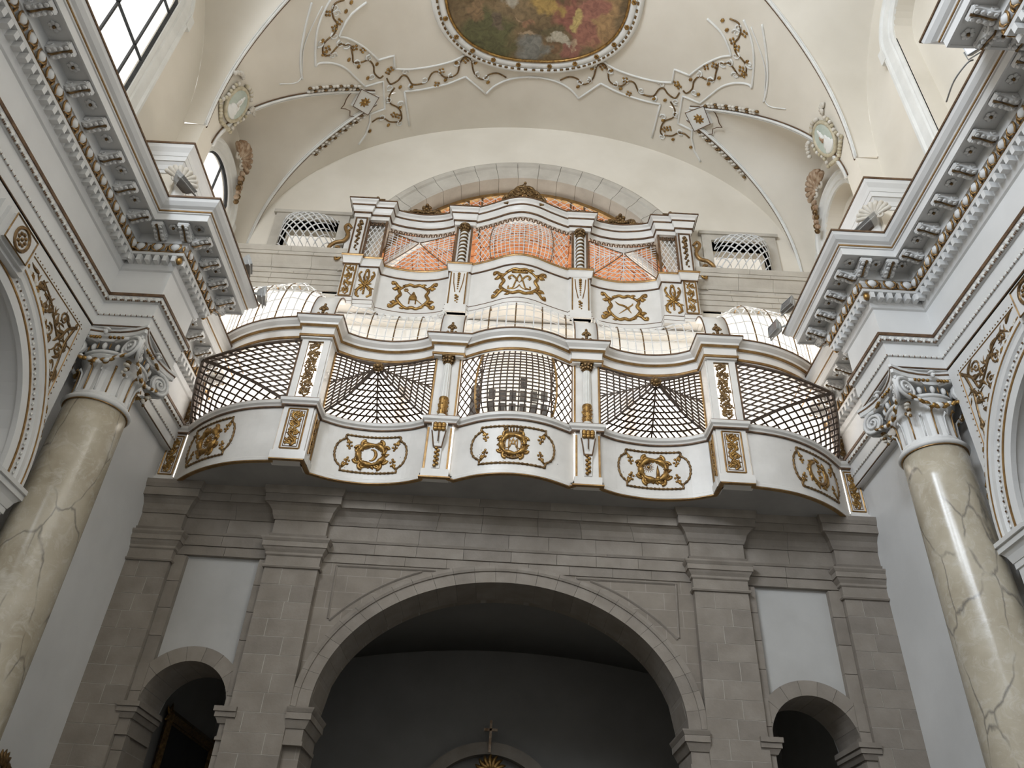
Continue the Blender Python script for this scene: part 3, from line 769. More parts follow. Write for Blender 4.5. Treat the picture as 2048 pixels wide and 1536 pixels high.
# wide arch: voussoirs and mouldings
va = empty('wide_archivolt', (0, 0, 0), WB)
N = 27
def epts(k, d): 
    a = PI * k / N
    return (math.cos(a) * (EA + d), EZ + math.sin(a) * (EB + d))
for k in range(N):
    rs = []
    for j in range(5):
        t = k + .006 + (1 - .012) * j / 4
        (xa, za), (xb, zb), (xc, zc), (xd, zd) = epts(t, .0), epts(t, .20), epts(t, .24), epts(t, .30)
        rs.append([(xa, YB + .9, za), (xa, YB + .06, za), (xb, YB + .06, zb), (xb, YB + .035, zb), (xc, YB + .02, zc), (xd, YB + .02, zd), (xd, YB + .9, zd)])
    MB().rings(rs).build('voussoir', random.choice(['stone', 'stone', 'stone3']), va)
for s in (-1, 1):
    va = empty('small_archivolt', (0, 0, 0), WB)
    for k in range(9):
        rs = []
        for j in range(4):
            a = PI * (k + .008 + .984 * j / 3) / 9; ca, sa = math.cos(a), math.sin(a)
            rs.append([(s * SX + ca * r, YB + d, SZ + sa * r) for r, d in ((SR, 1.05), (SR, .10), (SR + .24, .10), (SR + .24, 1.05))])
        MB().rings(rs).build('voussoir', random.choice(['stone', 'stone', 'stone3']), va)
    # imposts
    for xa, xb, sgn in ((EA, 3.32, 1),):
        ip = [(s * EA, YB + 1.0), (s * EA, YB + .04), (s * 3.32, YB + .04)]
        if s < 0: ip = ip[::-1]
        c = empty('arch_impost', (0, 0, 0), WB)
        for pr in (strip(-.2, 4.08, .02, 4.14), strip(-.2, 4.14, .0, 4.32), [(-.2, 4.32), (.02, 4.32), (.05, 4.38), (.08, 4.44), (-.2, 4.44)], strip(-.2, 4.445, .10, 4.54), [(-.2, 4.545), (.10, 4.545), (.13, 4.60), (.135, 4.62), (-.2, 4.62)]):
            k = MB(); sweep(k, [(x - 0 * s, y) for x, y in ip], pr); k.build('impost_course', 'stone', c)
    for x in (SX - SR, SX + SR):
        e = -1 if x < SX else 1
        xs = s * x; dx = s * e
        ip = [(xs, YB + 1.0), (xs, YB + .06), (xs + dx * .24, YB + .06)]
        if dx < 0: ip = ip[::-1]
        c = empty('arch_impost', (0, 0, 0), WB)
        for pr in (strip(-.15, 4.10, .02, 4.15), strip(-.15, 4.15, .0, 4.34), [(-.15, 4.34), (.03, 4.34), (.07, 4.42), (-.15, 4.42)], strip(-.15, 4.425, .09, 4.50), strip(-.15, 4.505, .115, 4.58)):
            k = MB(); sweep(k, ip, pr); k.build('impost_course', 'stone3', c)
    # sunk triangular spandrel frames
    f = plane((0, YB + .15, 0), (1, 0, 0), (0, 0, 1)); k = MB()
    arc = [(s * (EA + .52) * math.cos(a), EZ + (EB + .40) * math.sin(a)) for a in [math.radians(33) + math.radians(32) * i / 12 for i in range(13)]]
    for ln in ([(s * 3.02, 7.08), (s * 1.25, 7.08)], [(s * 3.02, 7.08), (s * 3.0, 6.12)], arc): stroke(k, f, ln, .022, 4, .9)
    k.build('spandrel_frame', 'stone3', WB)
# west wall, upper part
m = MB()
AZC, ARI, ARO = 14.1, 3.70, 4.28
up_arch = lambda u: AZC + math.sqrt(max(0, ARI ** 2 - u * u))
vtop = lambda u: vz(max(-VA, min(VA, u))) + .02
curtain(m, BM, -ARI, ARI, up_arch, vtop, 0, .5, 60)
for s in (-1, 1):
    def seg(a, b, z0, z1, n=12):
        x0, x1 = sorted((s * a, s * b)); curtain(m, BM, x0, x1, z0, z1, 0, .5, n)
    seg(ARI, 4.50, 12.8, vtop); seg(4.50, 5.85, 13.5, 14.63, 2); seg(4.50, 5.85, 15.78, vtop); seg(5.85, VA, 13.5, vtop); seg(VA, 7.3, 13.5, 14.9, 2)
m.build('upper_wall', 'cream', WB)
ua = empty('upper_archivolt', (0, 0, 0), WB)
N = 23
for k in range(N):
    rs = []
    for j in range(4):
        a = PI * (k + .01 + .98 * j / 3) / N; ca, sa = math.cos(a), math.sin(a)
        rs.append([(ca * r, YB + d, AZC + sa * r) for r, d in ((ARI - .02, .47), (ARI - .02, -.03), (ARI + .04, -.05), (ARI + .10, -.05), (ARI + .12, -.03), (ARI + .36, -.05), (ARI + .40, -.09), (ARI + .50, -.10), (ARI + .56, -.07), (ARI + .58, 0), (ARI + .58, .1))])
    MB().rings(rs).build('voussoir', 'stone2', ua)
# ledge and frames of the side openings
for s in (-1, 1):
    le = empty('stone_ledge', (0, 0, 0), WB)
    xs = sorted((s * 3.98, s * 6.66))
    for pr, L in ((strip(-.02, 13.50, .03, 13.66), .9), (strip(-.02, 13.664, .05, 13.80), 1.0), (strip(-.02, 13.804, .07, 13.95), .8), ([(-.02, 13.954), (.09, 13.954), (.11, 14.0), (-.02, 14.0)], 1.3), (strip(-.02, 14.004, .05, 14.13), .9),
                  ([(-.02, 14.134), (.07, 14.134), (.10, 14.22), (.17, 14.34), (.20, 14.40), (-.02, 14.40)], 1.0), (strip(-.02, 14.404, .23, 14.50), .9), ([(-.02, 14.504), (.24, 14.504), (.27, 14.58), (.28, 14.63), (-.02, 14.63)], 1.2)):
        pieces([(xs[0], YB), (xs[1], YB)], pr, L, .006, 'stone_block', ['stone2'], le)
    fr = empty('opening_frame', (0, 0, 0), WB)
    for a, b, c, d in ((4.28, 4.50, 14.63, 16.03), (5.85, 6.07, 14.63, 16.03), (4.50, 5.85, 15.78, 16.03)):
        x0, x1 = sorted((s * a, s * b))
        MB().box(x0, x1, YB - .07, YB + .3, c, d).build('frame_stone', 'stone2', fr)
    MB().box(*sorted((s * 4.22, s * 6.13)), YB - .11, YB + .1, 15.96, 16.06).build('frame_stone', 'stone2', fr)
# ---------------------------------------------------------------- vestibule under the gallery
VS = struct(empty('wall_vestibule'), 'dark vestibule seen through the wide stone arch', 'wall')
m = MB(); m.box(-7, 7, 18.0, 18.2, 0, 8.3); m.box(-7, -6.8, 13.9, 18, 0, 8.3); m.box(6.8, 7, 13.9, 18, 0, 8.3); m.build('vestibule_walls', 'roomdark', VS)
m = MB()
rs = []
for i in range(25):
    x = -7 + 14 * i / 24; z = 6.2 + .96 * math.sqrt(max(0, 1 - (x / 7.2) ** 2)) if False else 5.9 + 1.35 * math.cos(x / 7 * PI / 2.15)
    rs.append([(x, 13.9, z), (x, 18.1, z), (x, 18.1, z + .3), (x, 13.9, z + .3)])
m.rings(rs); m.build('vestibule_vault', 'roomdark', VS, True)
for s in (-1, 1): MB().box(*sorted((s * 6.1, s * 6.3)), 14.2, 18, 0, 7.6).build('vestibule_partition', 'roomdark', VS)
# ---------------------------------------------------------------- loft behind the lower gallery and choir above
LF = struct(empty('wall_loft'), 'bright plastered loft room behind the lattice screens', 'wall')
m = MB(); m.box(-6.9, 6.9, 13.1, 17.6, 8.42, 8.5); m.box(-7, -6.7, 13.0, 17.6, 8.4, 13.6); m.box(6.7, 7, 13.0, 17.6, 8.4, 13.6)
m.box(-6.9, 6.9, 17.5, 17.7, 8.4, 9.0); m.box(-6.9, 6.9, 17.5, 17.7, 12.2, 13.6)
for x in (-6.9, -2.4, 1.8, 6.3): m.box(x, x + .6, 17.5, 17.7, 9.0, 12.2)
m.box(-4.1, 4.1, 12.9, 17.6, 12.68, 12.80)
for s in (-1, 1):
    m.box(*sorted((s * 4.1, s * 6.9)), 13.0, 17.6, 13.45, 13.6); m.box(*sorted((s * 4.1, s * 4.25)), 13.5, 17.6, 12.7, 13.6)
m.box(-4.1, 4.1, 13.12, 13.3, 12.1, 12.7)
m.build('loft_shell', 'loft', LF)
m = MB()
for s in (-1, 1): m.box(*sorted((s * 4.3, s * 6.9)), 15.2, 15.3, 16.6 if s > 0 else 13.6, 17.6); m.box(*sorted((s * 6.8, s * 6.95)), 13.5, 15.3, 13.6, 16.4)
m.build('passage_wall', 'loft', LF)
CH = struct(empty('wall_choir'), 'upper choir room with orange brick vault behind the upper gallery', 'wall')
m = MB(); m.box(-4.3, -4.15, 13.5, 17.6, 12.8, 15.2); m.box(4.15, 4.3, 13.5, 17.6, 12.8, 15.2)
m.box(-4.2, 4.2, 17.5, 17.7, 12.8, 13.4); m.box(-4.2, -3.1, 17.5, 17.7, 13.4, 18.4); m.box(3.1, 4.2, 17.5, 17.7, 13.4, 18.4); m.box(-3.2, 3.2, 17.5, 17.7, 16.0, 18.4)
m.build('choir_walls', 'loft', CH)
CRD = 4.15
m = MB(); rs = []
for i in range(41):
    a = PI * i / 40; ca, sa = math.cos(a), math.sin(a); R = CRD + .06
    rs.append([(ca * R, 13.4, AZC + sa * R), (ca * R, 17.6, AZC + sa * R), (ca * (R + .2), 17.6, AZC + sa * (R + .2)), (ca * (R + .2), 13.4, AZC + sa * (R + .2))])
m.rings(rs); m.build('vault_mortar', 'mortar', CH, True)
bvt = empty('brick_vault', (0, 0, 0), CH)
NB = 30; NY = 9
wb = PI * CRD / NB
P_brick = proto(MB().box(-wb / 2 + .012, wb / 2 - .012, -.215, .215, -.03, .06), 'brick', 'brick')
for i in range(2, NB - 2):
    a = PI * (i + .5) / NB
    for j in range(NY):
        y = 13.95 + j * .455 + (.2 if i % 2 else 0)
        if y > 17.3: continue
        d = random.uniform(-.012, .012)
        inst(P_brick, 'brick', bvt, (math.cos(a) * (CRD + d), y, AZC + math.sin(a) * (CRD + d)), 0, (1, 1, 1), (0, PI / 2 - a, 0))
m = MB(); rs = []
for i in range(41):
    a = PI * i / 40; ca, sa = math.cos(a), math.sin(a)
    rs.append([(ca * r, y, AZC + sa * r) for r, y in ((CRD - .10, 14.55), (CRD - .10, 14.85), (CRD + .1, 14.85), (CRD + .1, 14.55))])
m.rings(rs); m.build('vault_band', 'loft', CH, True)

# ---------------------------------------------------------------- nave vault with window cells
CE = struct(empty('ceiling'), 'cream plaster barrel vault with window cells and stucco mouldings', 'ceiling')
L1C, L1W, L1P = 11.60, 1.42, math.radians(57)
L2C, L2W, L2P = 6.95, 2.75, math.radians(66)
def w_(phi, W_, P_): return W_ * (1 - (phi / P_) ** 1.5) if phi < P_ else 0.0
def fold(phi): return min(phi, PI - phi)
w1 = lambda p: w_(fold(p), L1W, L1P); w2 = lambda p: w_(fold(p), L2W, L2P)
NP = 96
regs = [(lambda p: YN, lambda p: L2C - w2(p), 6), (lambda p: L2C + w2(p), lambda p: L1C - w1(p), 8), (lambda p: L1C + w1(p), lambda p: 13.45, 4)]
m = MB()
for fa, fb, n in regs:
    m.grid([[vpt(PI * i / NP, fa(PI * i / NP) + (fb(PI * i / NP) - fa(PI * i / NP)) * j / n) for j in range(n + 1)] for i in range(NP + 1)])
m.build('vault_surface', 'cream', CE, True)
XL = 7.0
def cell(sg, LC, LW, LP, hc, n=30):
    """window cell: ruled surface from the groin to the wall arch"""
    g = []
    for side in (-1, 1):
        rows = []
        for i in range(n + 1):
            ph = LP * i / n; v = vpt(ph, 0); w = w_(ph, LW, LP)
            A = Vector((sg * abs(v.x), LC + side * w, v.z)); ps = PI / 2 * (i / n) ** .9
            Bp = Vector((sg * XL, LC + side * LW * .98 * math.cos(ps), VZ + hc * math.sin(ps)))
            rows.append([A.lerp(Bp, t / 5) for t in range(6)])
        g.append(rows)
    k = MB(); k.grid(g[0]); k.grid(g[1]); k.build('window_cell', 'cream', CE, True)
    # groin moulding with brown line
    for dd, rr, mt in ((0.0, .035, 'stucco'), (.055, .014, 'brown'), (-.05, .012, 'stucco')):
        k = MB()
        for side in (-1, 1):
            pts = []
            for i in range(n + 1):
                ph = LP * (.0 + .93 * i / n); x = sg * VA * math.cos(ph); y = LC + side * (w_(ph, LW, LP) + dd * 1.0)
                pts.append(vsurf(x, y, .012))
            k.tube(pts, rr, 6)
        k.build('groin_moulding', mt, CE, True)
for sg in (-1, 1):
    cell(sg, L1C, L1W, L1P, 2.35); cell(sg, L2C, L2W, L2P, 3.35)
# attic walls and lunette walls with the windows
def arc_fn(LC, LW, hc): return lambda u: VZ + hc * math.sqrt(max(0, 1 - ((u - LC) / (LW * .98)) ** 2)) if abs(u - LC) < LW * .98 else VZ
for sg in (-1, 1):
    root = WL if sg < 0 else WR
    SM = lambda u, z, d: (sg * (XL + d), u, z)
    m = MB()
    A1 = arc_fn(L1C, L1W, 2.35); A2 = arc_fn(L2C, L2W, 3.35)
    c1, h1 = 11.58, .83
    c2, h2 = 6.93, 1.05
    if sg < 0:
        wt1 = lambda u: 15.12 + math.sqrt(max(0, h1 ** 2 - (u - c1) ** 2)); wt2 = lambda u: 16.3 + .8 * math.sqrt(max(0, 1 - ((u - c2) / h2) ** 2))
        curtain(m, SM, c1 - h1, c1 + h1, wt1, A1, 0, .12, 24); curtain(m, SM, c1 - h1, c1 + h1, 11.3, 12.9, 0, .12, 2)
        curtain(m, SM, L1C - L1W, c1 - h1, 11.3, A1, 0, .12, 12); curtain(m, SM, c1 + h1, L1C + L1W, 11.3, A1, 0, .12, 12)
        curtain(m, SM, c2 - h2, c2 + h2, wt2, A2, 0, .12, 24); curtain(m, SM, c2 - h2, c2 + h2, 11.3, 12.3, 0, .12, 2)
        curtain(m, SM, L2C - L2W, c2 - h2, 11.3, A2, 0, .12, 12); curtain(m, SM, c2 + h2, L2C + L2W, 11.3, A2, 0, .12, 12)
    else:
        curtain(m, SM, L1C - L1W, L1C + L1W, 11.3, A1, .35, .7, 24); curtain(m, SM, L2C - L2W, L2C + L2W, 11.3, A2, .35, .7, 24)
        for LC, hw, t0, t1 in ((c1, h1, 15.12, h1), (c2, h2, 16.3, .8)):
            A = A1 if LC == c1 else A2; LW = L1W if LC == c1 else L2W; LCC = L1C if LC == c1 else L2C
            curtain(m, SM, LC - hw, LC + hw, lambda u: t0 + t1 * math.sqrt(max(0, 1 - ((u - LC) / hw) ** 2)), A, 0, .5, 24)
            curtain(m, SM, LC - hw, LC + hw, 11.3, 12.9 if LC == c1 else 12.3, 0, .5, 2)
            curtain(m, SM, LCC - LW, LC - hw, 11.3, A, 0, .5, 12); curtain(m, SM, LC + hw, LCC + LW, 11.3, A, 0, .5, 12)
    m.build('lunette_wall', 'cream' if sg > 0 else 'cream', root)
    m = MB()
    for ya, yb in ((L2C + L2W - .0, L1C - L1W), (L1C + L1W, 13.5), (YN, L2C - L2W)):
        m.box(*sorted((sg * XA, sg * 7.6)), ya, yb, 11.3, VZ + .02)
    m.build('attic_pier', 'cream', root)
    # window frames with eared moulding
    for (c, h, zs, rise, wd, zb) in ((c1, h1, 15.12, h1, .30, 12.9), (c2, h2, 16.3, .8, .34, 12.3)):
        k = MB()
        pts = [(c - h, zb)] + [(c - h, zs)] + [(c - h * math.cos(a), zs + rise * math.sin(a)) for a in [PI * i / 20 for i in range(1, 20)]] + [(c + h, zs), (c + h, zb)]
        nrm = []
        rs = []
        for i, (y, z) in enumerate(pts):
            a = pts[max(i - 1, 0)]; b = pts[min(i + 1, len(pts) - 1)]; dy, dz = b[0] - a[0], b[1] - a[1]; l = math.hypot(dy, dz); ny, nz = -dz / l, dy / l
            rs.append([(sg * (XL - d), y + ny * o, z + nz * o) for o, d in ((.0, -.02), (.0, .03), (.05, .05), (.08, .05), (.10, .08), (wd - .08, .10), (wd - .05, .14), (wd, .14), (wd, -.02))])
        k.rings(rs); k.build('window_surround', 'stucco', root)
        for s2 in (-1, 1):
            k = MB(); e = c + s2 * (h + wd)
            k.box(*sorted((sg * XL, sg * (XL - .15))), *sorted((e - s2 * .06, e + s2 * .10)), zs - .25, zs + .12); k.build('frame_ear', 'stucco', root)
# glazed windows on the left
def nave_window(n, c, h, zs, rise, zb, bars_v, bars_h, lab):
    w = struct(empty('window_%d' % n), lab, 'window')
    m = MB(); X = -(XL + .05)
    pts = [(c - h, zb), (c - h, zs)] + [(c - h * math.cos(a), zs + rise * math.sin(a)) for a in [PI * i / 20 for i in range(1, 20)]] + [(c + h, zs), (c + h, zb)]
    n0 = 0; m.v = [(X, y, z) for y, z in pts]; m.face(*range(len(pts))); m.build('pane', 'glass', w)
    m = MB(); m.tube([(X, y, z) for y, z in pts], .045, 4, True); m.build('casement', 'lead', w)
    for y in bars_v:
        zt = zs + rise * math.sqrt(max(0, 1 - ((y - c) / h) ** 2)); MB().box(X - .02, X + .02, y - .018, y + .018, zb, zt).build('glazing_bar', 'lead', w)
    for z in bars_h: MB().box(X - .02, X + .02, c - h, c + h, z - .018, z + .018).build('glazing_bar', 'lead', w)
nave_window(1, 11.58, .83, 15.12, .83, 12.9, [11.58], [13.6, 15.0], 'small arched window glazed between dark bars in the left vault cell')
nave_window(2, 6.93, 1.05, 16.3, .8, 12.3, [6.9, 7.66], [14.26, 15.9], 'large bright glazed window above the left cornice')

# ---------------------------------------------------------------- stucco on the vault
st = empty('stucco_frame', (0, 0, 0), CE)
def px(pts, ox, oy, sc):
    return [(x / sc + ox, y / sc + oy) for x, y in pts]
def ridge(pts, r, mt, name='stucco_line', closed=False, parent=None, flat=None):
    for s in (1, -1):
        k = MB(); k.tube([vsurf(s * x, y, r * .3) for x, y in pts], r, 6, closed); k.build(name, mt, parent or st, True)
# plan coordinates (x across, y along) on the left half, mirrored to the right
RID = {
  'm1': [(5.36, 10.46), (5.35, 10.19), (5.28, 9.81), (5.13, 9.34), (4.93, 8.85)],
  'm2a': [(4.58, 8.92), (4.79, 9.21), (4.93, 9.52), (5.02, 9.89), (5.08, 10.3)],
  'm2b': [(5.08, 10.3), (4.99, 10.26), (4.74, 10.38), (4.51, 10.6), (4.32, 10.93), (4.15, 11.23)],
  'm2c': [(4.15, 11.23), (3.74, 11.21), (3.77, 11.98), (4.13, 12.02), (4.16, 12.24), (4.29, 12.56), (4.49, 12.79)],
  'm3a': [(3.88, 9.18), (4.22, 9.37), (4.43, 9.62), (4.53, 9.8)],
  'm3b': [(4.53, 9.8), (4.34, 9.92), (4.09, 10.18), (3.91, 10.43), (3.79, 10.63)],
  'm3c': [(3.79, 10.63), (3.43, 10.6), (3.44, 10.95)],
  'm3d': [(3.44, 10.95), (3.09, 11.04), (2.56, 11.05), (2.05, 10.97), (1.76, 10.83)],
  'm4a': [(3.23, 12.64), (3.27, 11.62)],
  'm4b': [(3.27, 11.62), (2.84, 11.65), (2.23, 11.59), (1.74, 11.43)],
  'm4c': [(1.74, 11.43), (1.22, 11.96)],
  'm4d': [(1.22, 11.96), (0.98, 11.72), (0.6, 11.54), (0.13, 11.46), (-0.12, 11.48)],
}
VINE = {
  'v1': [(4.32, 9.01), (4.5, 9.03), (4.58, 9.17), (4.58, 9.34), (4.53, 9.5), (4.6, 9.68), (4.75, 9.77), (4.86, 9.87), (4.89, 10.07), (4.78, 10.16), (4.64, 10.05), (4.53, 9.98), (4.44, 10.04), (4.34, 10.07), (4.32, 10.33), (4.32, 10.52), (4.16, 10.57), (4.0, 10.57), (3.91, 10.74), (3.91, 10.94), (3.81, 11.1), (3.72, 11.06)],
  'v2': [(3.65, 11.15), (3.58, 11.33), (3.4, 11.28), (3.28, 11.17), (3.17, 11.23), (3.07, 11.45), (2.89, 11.49), (2.71, 11.45), (2.57, 11.24), (2.42, 11.22), (2.28, 11.38), (2.1, 11.4), (1.94, 11.31), (1.87, 11.05), (1.75, 10.89), (1.6, 10.97), (1.54, 11.28), (1.45, 11.45), (1.29, 11.53), (1.14, 11.4), (0.92, 11.37), (0.7, 11.49)],
  'v3': [(3.49, 11.46), (3.64, 11.66), (3.63, 11.87), (3.47, 12.03), (3.4, 12.23), (3.44, 12.44), (3.68, 12.4), (3.82, 12.25), (3.96, 12.2), (4.11, 12.26)],
}
BUDS = [(4.79, 9.99), (4.87, 10.08), (4.09, 10.28), (4.25, 10.17), (3.6, 10.99), (3.54, 10.94), (2.47, 11.56), (1.73, 10.98), (2.33, 11.2), (4.67, 9.2), (4.48, 9.46), (4.6, 9.57), (3.49, 12.28), (3.59, 12.21), (4.41, 10.42), (4.07, 11.02), (4.23, 10.66), (3.36, 11.47), (3.09, 11.52), (2.25, 11.47), (1.96, 11.02), (1.17, 11.62), (1.48, 11.06), (4.19, 12.5), (3.74, 12.48), (3.41, 12.04), (4.32, 9.27), (4.86, 9.77), (4.19, 9.1), (3.83, 10.72)]
for key, pts in RID.items():
    pp = [tuple(p) for p in cat_rom(pts, 6)] if key in ('m1', 'm2a', 'm2b', 'm3a', 'm3b', 'm3d', 'm4b', 'm4d') else [tuple(Vector(a).lerp(Vector(b), t / 4)) for a, b in zip(pts, pts[1:]) for t in range(4)] + [pts[-1]]
    ridge(pp, .028, 'stucco')
for key, pts in VINE.items():
    ridge([tuple(p) for p in cat_rom(pts, 5)], .021, 'bronze', 'gilded_vine')
for s in (1, -1):
    for i, (x, y) in enumerate(BUDS):
        k = MB(); n = (vsurf(s * x, y, .1) - vsurf(s * x, y, 0)).normalized(); t = n.orthogonal().normalized(); u = n.cross(t)
        if i < 14:
            for j in range(4): a = j * PI / 2 + i; k.ell(t * .055 * math.cos(a) + u * .055 * math.sin(a), (.04, .03, .025), 6, 4, (t, u, n))
        else: k.ell((0, 0, 0), (.045, .06, .025), 6, 4, (t, u, n))
        o = k.build('gilded_bud', 'gold', st, True); o.location = vsurf(s * x, y, .012)
    for key, pts in VINE.items():     # curling white tendrils beside the gilded stem
        k = MB()
        for i in range(1, len(pts) - 1, 2):
            x, y = pts[i]; sp = spiral(x + .07 * math.cos(i), y + .09 * math.sin(i * 1.7), .09, .02, i, 1.2, 8)
            k.tube([vsurf(s * a, b, .008) for a, b in sp], [.024 - .0015 * q for q in range(9)], 5)
        k.build('stucco_tendril', 'stucco', st, True)

# oval painting
OC = 9.2
def oval(rx, ry, n=72, e=2.25):
    out = []
    for i in range(n):
        a = 2 * PI * i / n; c, s = math.cos(a), math.sin(a)
        out.append((rx * math.copysign(abs(c) ** (2 / e), c), OC + ry * math.copysign(abs(s) ** (2 / e), s)))
    return out
cp = tag(empty('ceiling_painting'), 'oval ceiling fresco in a white frame studded with gilded rosettes', 'painting')
m = MB(); o_ = oval(2.16, 1.80); rings_ = [[vsurf(x * t, OC + (y - OC) * t, .02) for x, y in o_] for t in (.02, .25, .5, .75, 1.0)]
n0 = 0
m.rings(rings_, False, False); m.build('canvas', 'fresco', cp, True)
def oring(prof, name, mt):
    k = MB(); base = oval(2.16, 1.80); rs = []
    for i, (x, y) in enumerate(base):
        a = base[i - 1]; b = base[(i + 1) % len(base)]; dx, dy = b[0] - a[0], b[1] - a[1]; l = math.hypot(dx, dy); nx, ny = dy / l, -dx / l
        rs.append([vsurf(x + nx * o, y + ny * o, h) for o, h in prof])
    k.rings(rs, True); k.build(name, mt, cp, True)
oring([(-.03, -.02), (-.03, .05), (0, .08), (.03, .05), (.03, -.02)], 'gilt_fillet', 'gold')
oring([(.03, -.02), (.03, .04), (.08, .07), (.17, .07), (.19, .05), (.19, -.02)], 'frame_band', 'stucco')
oring([(.19, -.02), (.19, .06), (.22, .09), (.29, .09), (.32, .04), (.34, -.02)], 'frame_moulding', 'stucco')
base = oval(2.37, 2.01, 96)
for i, (x, y) in enumerate(base):
    if y < 6.9: continue
    k = MB(); c = vsurf(x, y, .085); n = (vsurf(x, y, .1) - vsurf(x, y, 0)).normalized()
    a = base[i - 1]; b = base[(i + 1) % 96]; t = (vsurf(b[0], b[1], 0) - vsurf(a[0], a[1], 0)).normalized(); u = n.cross(t)
    for s in (-1, 1): k.ell(t * s * .02, (.03, .035, .02), 6, 4, (t, u, n))
    o = k.build('bead', 'bronze' if i % 1 == 0 else 'stucco', cp, True); o.location = c
base = oval(2.27, 1.91, 22)
for i, (x, y) in enumerate(base):
    if y < 6.9: continue
    k = MB(); n = (vsurf(x, y, .1) - vsurf(x, y, 0)).normalized(); t = n.orthogonal().normalized(); u = n.cross(t)
    for j in range(6): a = j * PI / 3; k.ell(t * .04 * math.cos(a) + u * .04 * math.sin(a), (.03, .03, .02), 6, 4, (t, u, n))
    k.ell(n * .02, (.02, .02, .025), 6, 4, (t, u, n))
    o = k.build('gilded_rosette', 'gold', cp, True); o.location = vsurf(x, y, .075)
# plaques at the tips of the window cells
for s in (1, -1):
    pq = empty('groin_plaque', (0, 0, 0), CE)
    cx, cy = s * 4.22, 11.62
    def pf(u, v, h, cx=cx, cy=cy): return vsurf(cx + u, cy + v, h + .045)
    k = MB(); sq = [(s * .30, -.06), (s * .02, .38), (-s * .30, .06), (-s * .02, -.38)]
    sq = [(-s * .33, -.02), (-s * .03, .38), (s * .27, .0), (s * .03, -.38)]
    k.rings([[pf(u * t, v * t, h) for u, v in sq] for t, h in ((1.1, -.08), (1.0, .0), (.05, .005))]); k.build('plaque', 'stucco', pq)
    k = MB(); k.tube([pf(u, v, .0) for u, v in sq], .014, 4, True)
    k.tube([pf(s * u, v, -.03) for u, v in ((.20, .36), (.36, .26), (.34, .12), (.42, .03), (.52, -.03), (.44, -.10), (.38, -.22), (.30, -.32), (.16, -.40))], .013, 4); k.build('plaque_line', 'brown', pq)
    k = MB()
    for j in range(8):
        a = j * PI / 4; leaf(k, pf, 0, 0, a, .13, .035)
    blob(k, pf, 0, 0, .05, 1.2); k.build('gilded_flower', 'gold', pq, True)
    k = MB()
    for side in (-1, 1):
        for i in range(15):
            ph = L1P * (.86 - .26 * i / 14 if side > 0 else .86 - .22 * i / 14); x = s * VA * math.cos(ph); y = L1C + side * (w_(ph, L1W, L1P) + .12)
            for q in (-1, 1):
                k.m = 1 if (i + (q > 0)) % 3 == 0 else 0; c = vsurf(x + q * .03 * .7, y + side * q * .035, .02); k.ell(c, (.06, .035, .045), 6, 4)
    k.build('husk_garland', ['floral', 'bronze'], pq, True)
# brown flaked lines where the vault meets its transverse bands
for s in (1, -1):
    k = MB(); k.tube([vsurf(s * x, y, .01) for x, y in cat_rom([(5.75, 10.3), (5.4, 10.45), (5.2, 9.7), (4.75, 9.0)], 6)], .014, 5); k.build('stucco_line', 'stucco', st, True)

# ---------------------------------------------------------------- impost blocks that carry the vault, shells, medallions
for s in (-1, 1):
    w = WL if s < 0 else WR
    ib = empty('vault_impost', (0, 0, 0), w)
    xf = 6.28
    pth = [(s * 7.0, 9.14), (s * xf, 9.14), (s * xf, 10.46), (s * 7.0, 10.46)]
    if s > 0: pth = pth[::-1]
    k = MB(); k.box(*sorted((s * xf, s * 7.0)), 9.14, 10.46, 11.3, 13.3); k.build('impost_block', 'cream', ib)
    k = MB()
    for pr in (strip(-.05, 12.62, .02, 12.70), [(-.05, 12.70), (.03, 12.70), (.05, 12.80), (.09, 12.86), (-.05, 12.86)], strip(-.05, 12.86, .11, 12.98), [(-.05, 12.98), (.12, 12.98), (.14, 13.06), (.19, 13.14), (.20, 13.22), (-.05, 13.22)]): sweep(k, pth, pr)
    k.build('impost_moulding', 'white', ib)
    k = MB(); sweep(k, pth, strip(-.05, 13.22, .215, 13.265)); k.build('impost_edge', 'brown', ib)
    # scroll bracket below the impost
    k = MB()
    for yy in (9.30, 10.30):
        k.tube([(s * (xf - .06), yy, z) for z in (11.35, 11.7, 12.1, 12.5)], [.10, .07, .09, .13], 8)
        k.tube([(s * (xf - .08), yy + .10 * math.cos(a) * (1 - a / 12), 12.48 + .10 * math.sin(a) * (1 - a / 12)) for a in [i * .8 for i in range(13)]], .035, 6)
    k.build('impost_scroll', 'white', ib, True)
def shell(name, root, org, ux, uy, R, lab, mat='shell', n=9):
    """scallop: ribs fanning from a hinge"""
    o = tag(empty(name), lab, 'shell') if root is None else empty(name, (0, 0, 0), root)
    f = plane(org, ux, uy)
    for j in range(n):
        a = PI * (.06 + .88 * j / (n - 1)); k = MB()
        stroke(k, f, [(R * t * math.cos(a), R * t * math.sin(a) - R * .35) for t in (.08, .35, .65, .9, 1.0)], [R * q for q in (.05, .10, .15, .16, .10)], 6, .9)
        k.build('shell_rib', mat, o, True)
    k = MB(); stroke(k, f, spiral(-.3 * R, -.4 * R, .24 * R, .05 * R, 0, 1.3), R * .08); stroke(k, f, spiral(.3 * R, -.4 * R, .24 * R, .05 * R, PI, -1.3), R * .08); k.build('shell_scroll', 'floral', o, True)
    return o
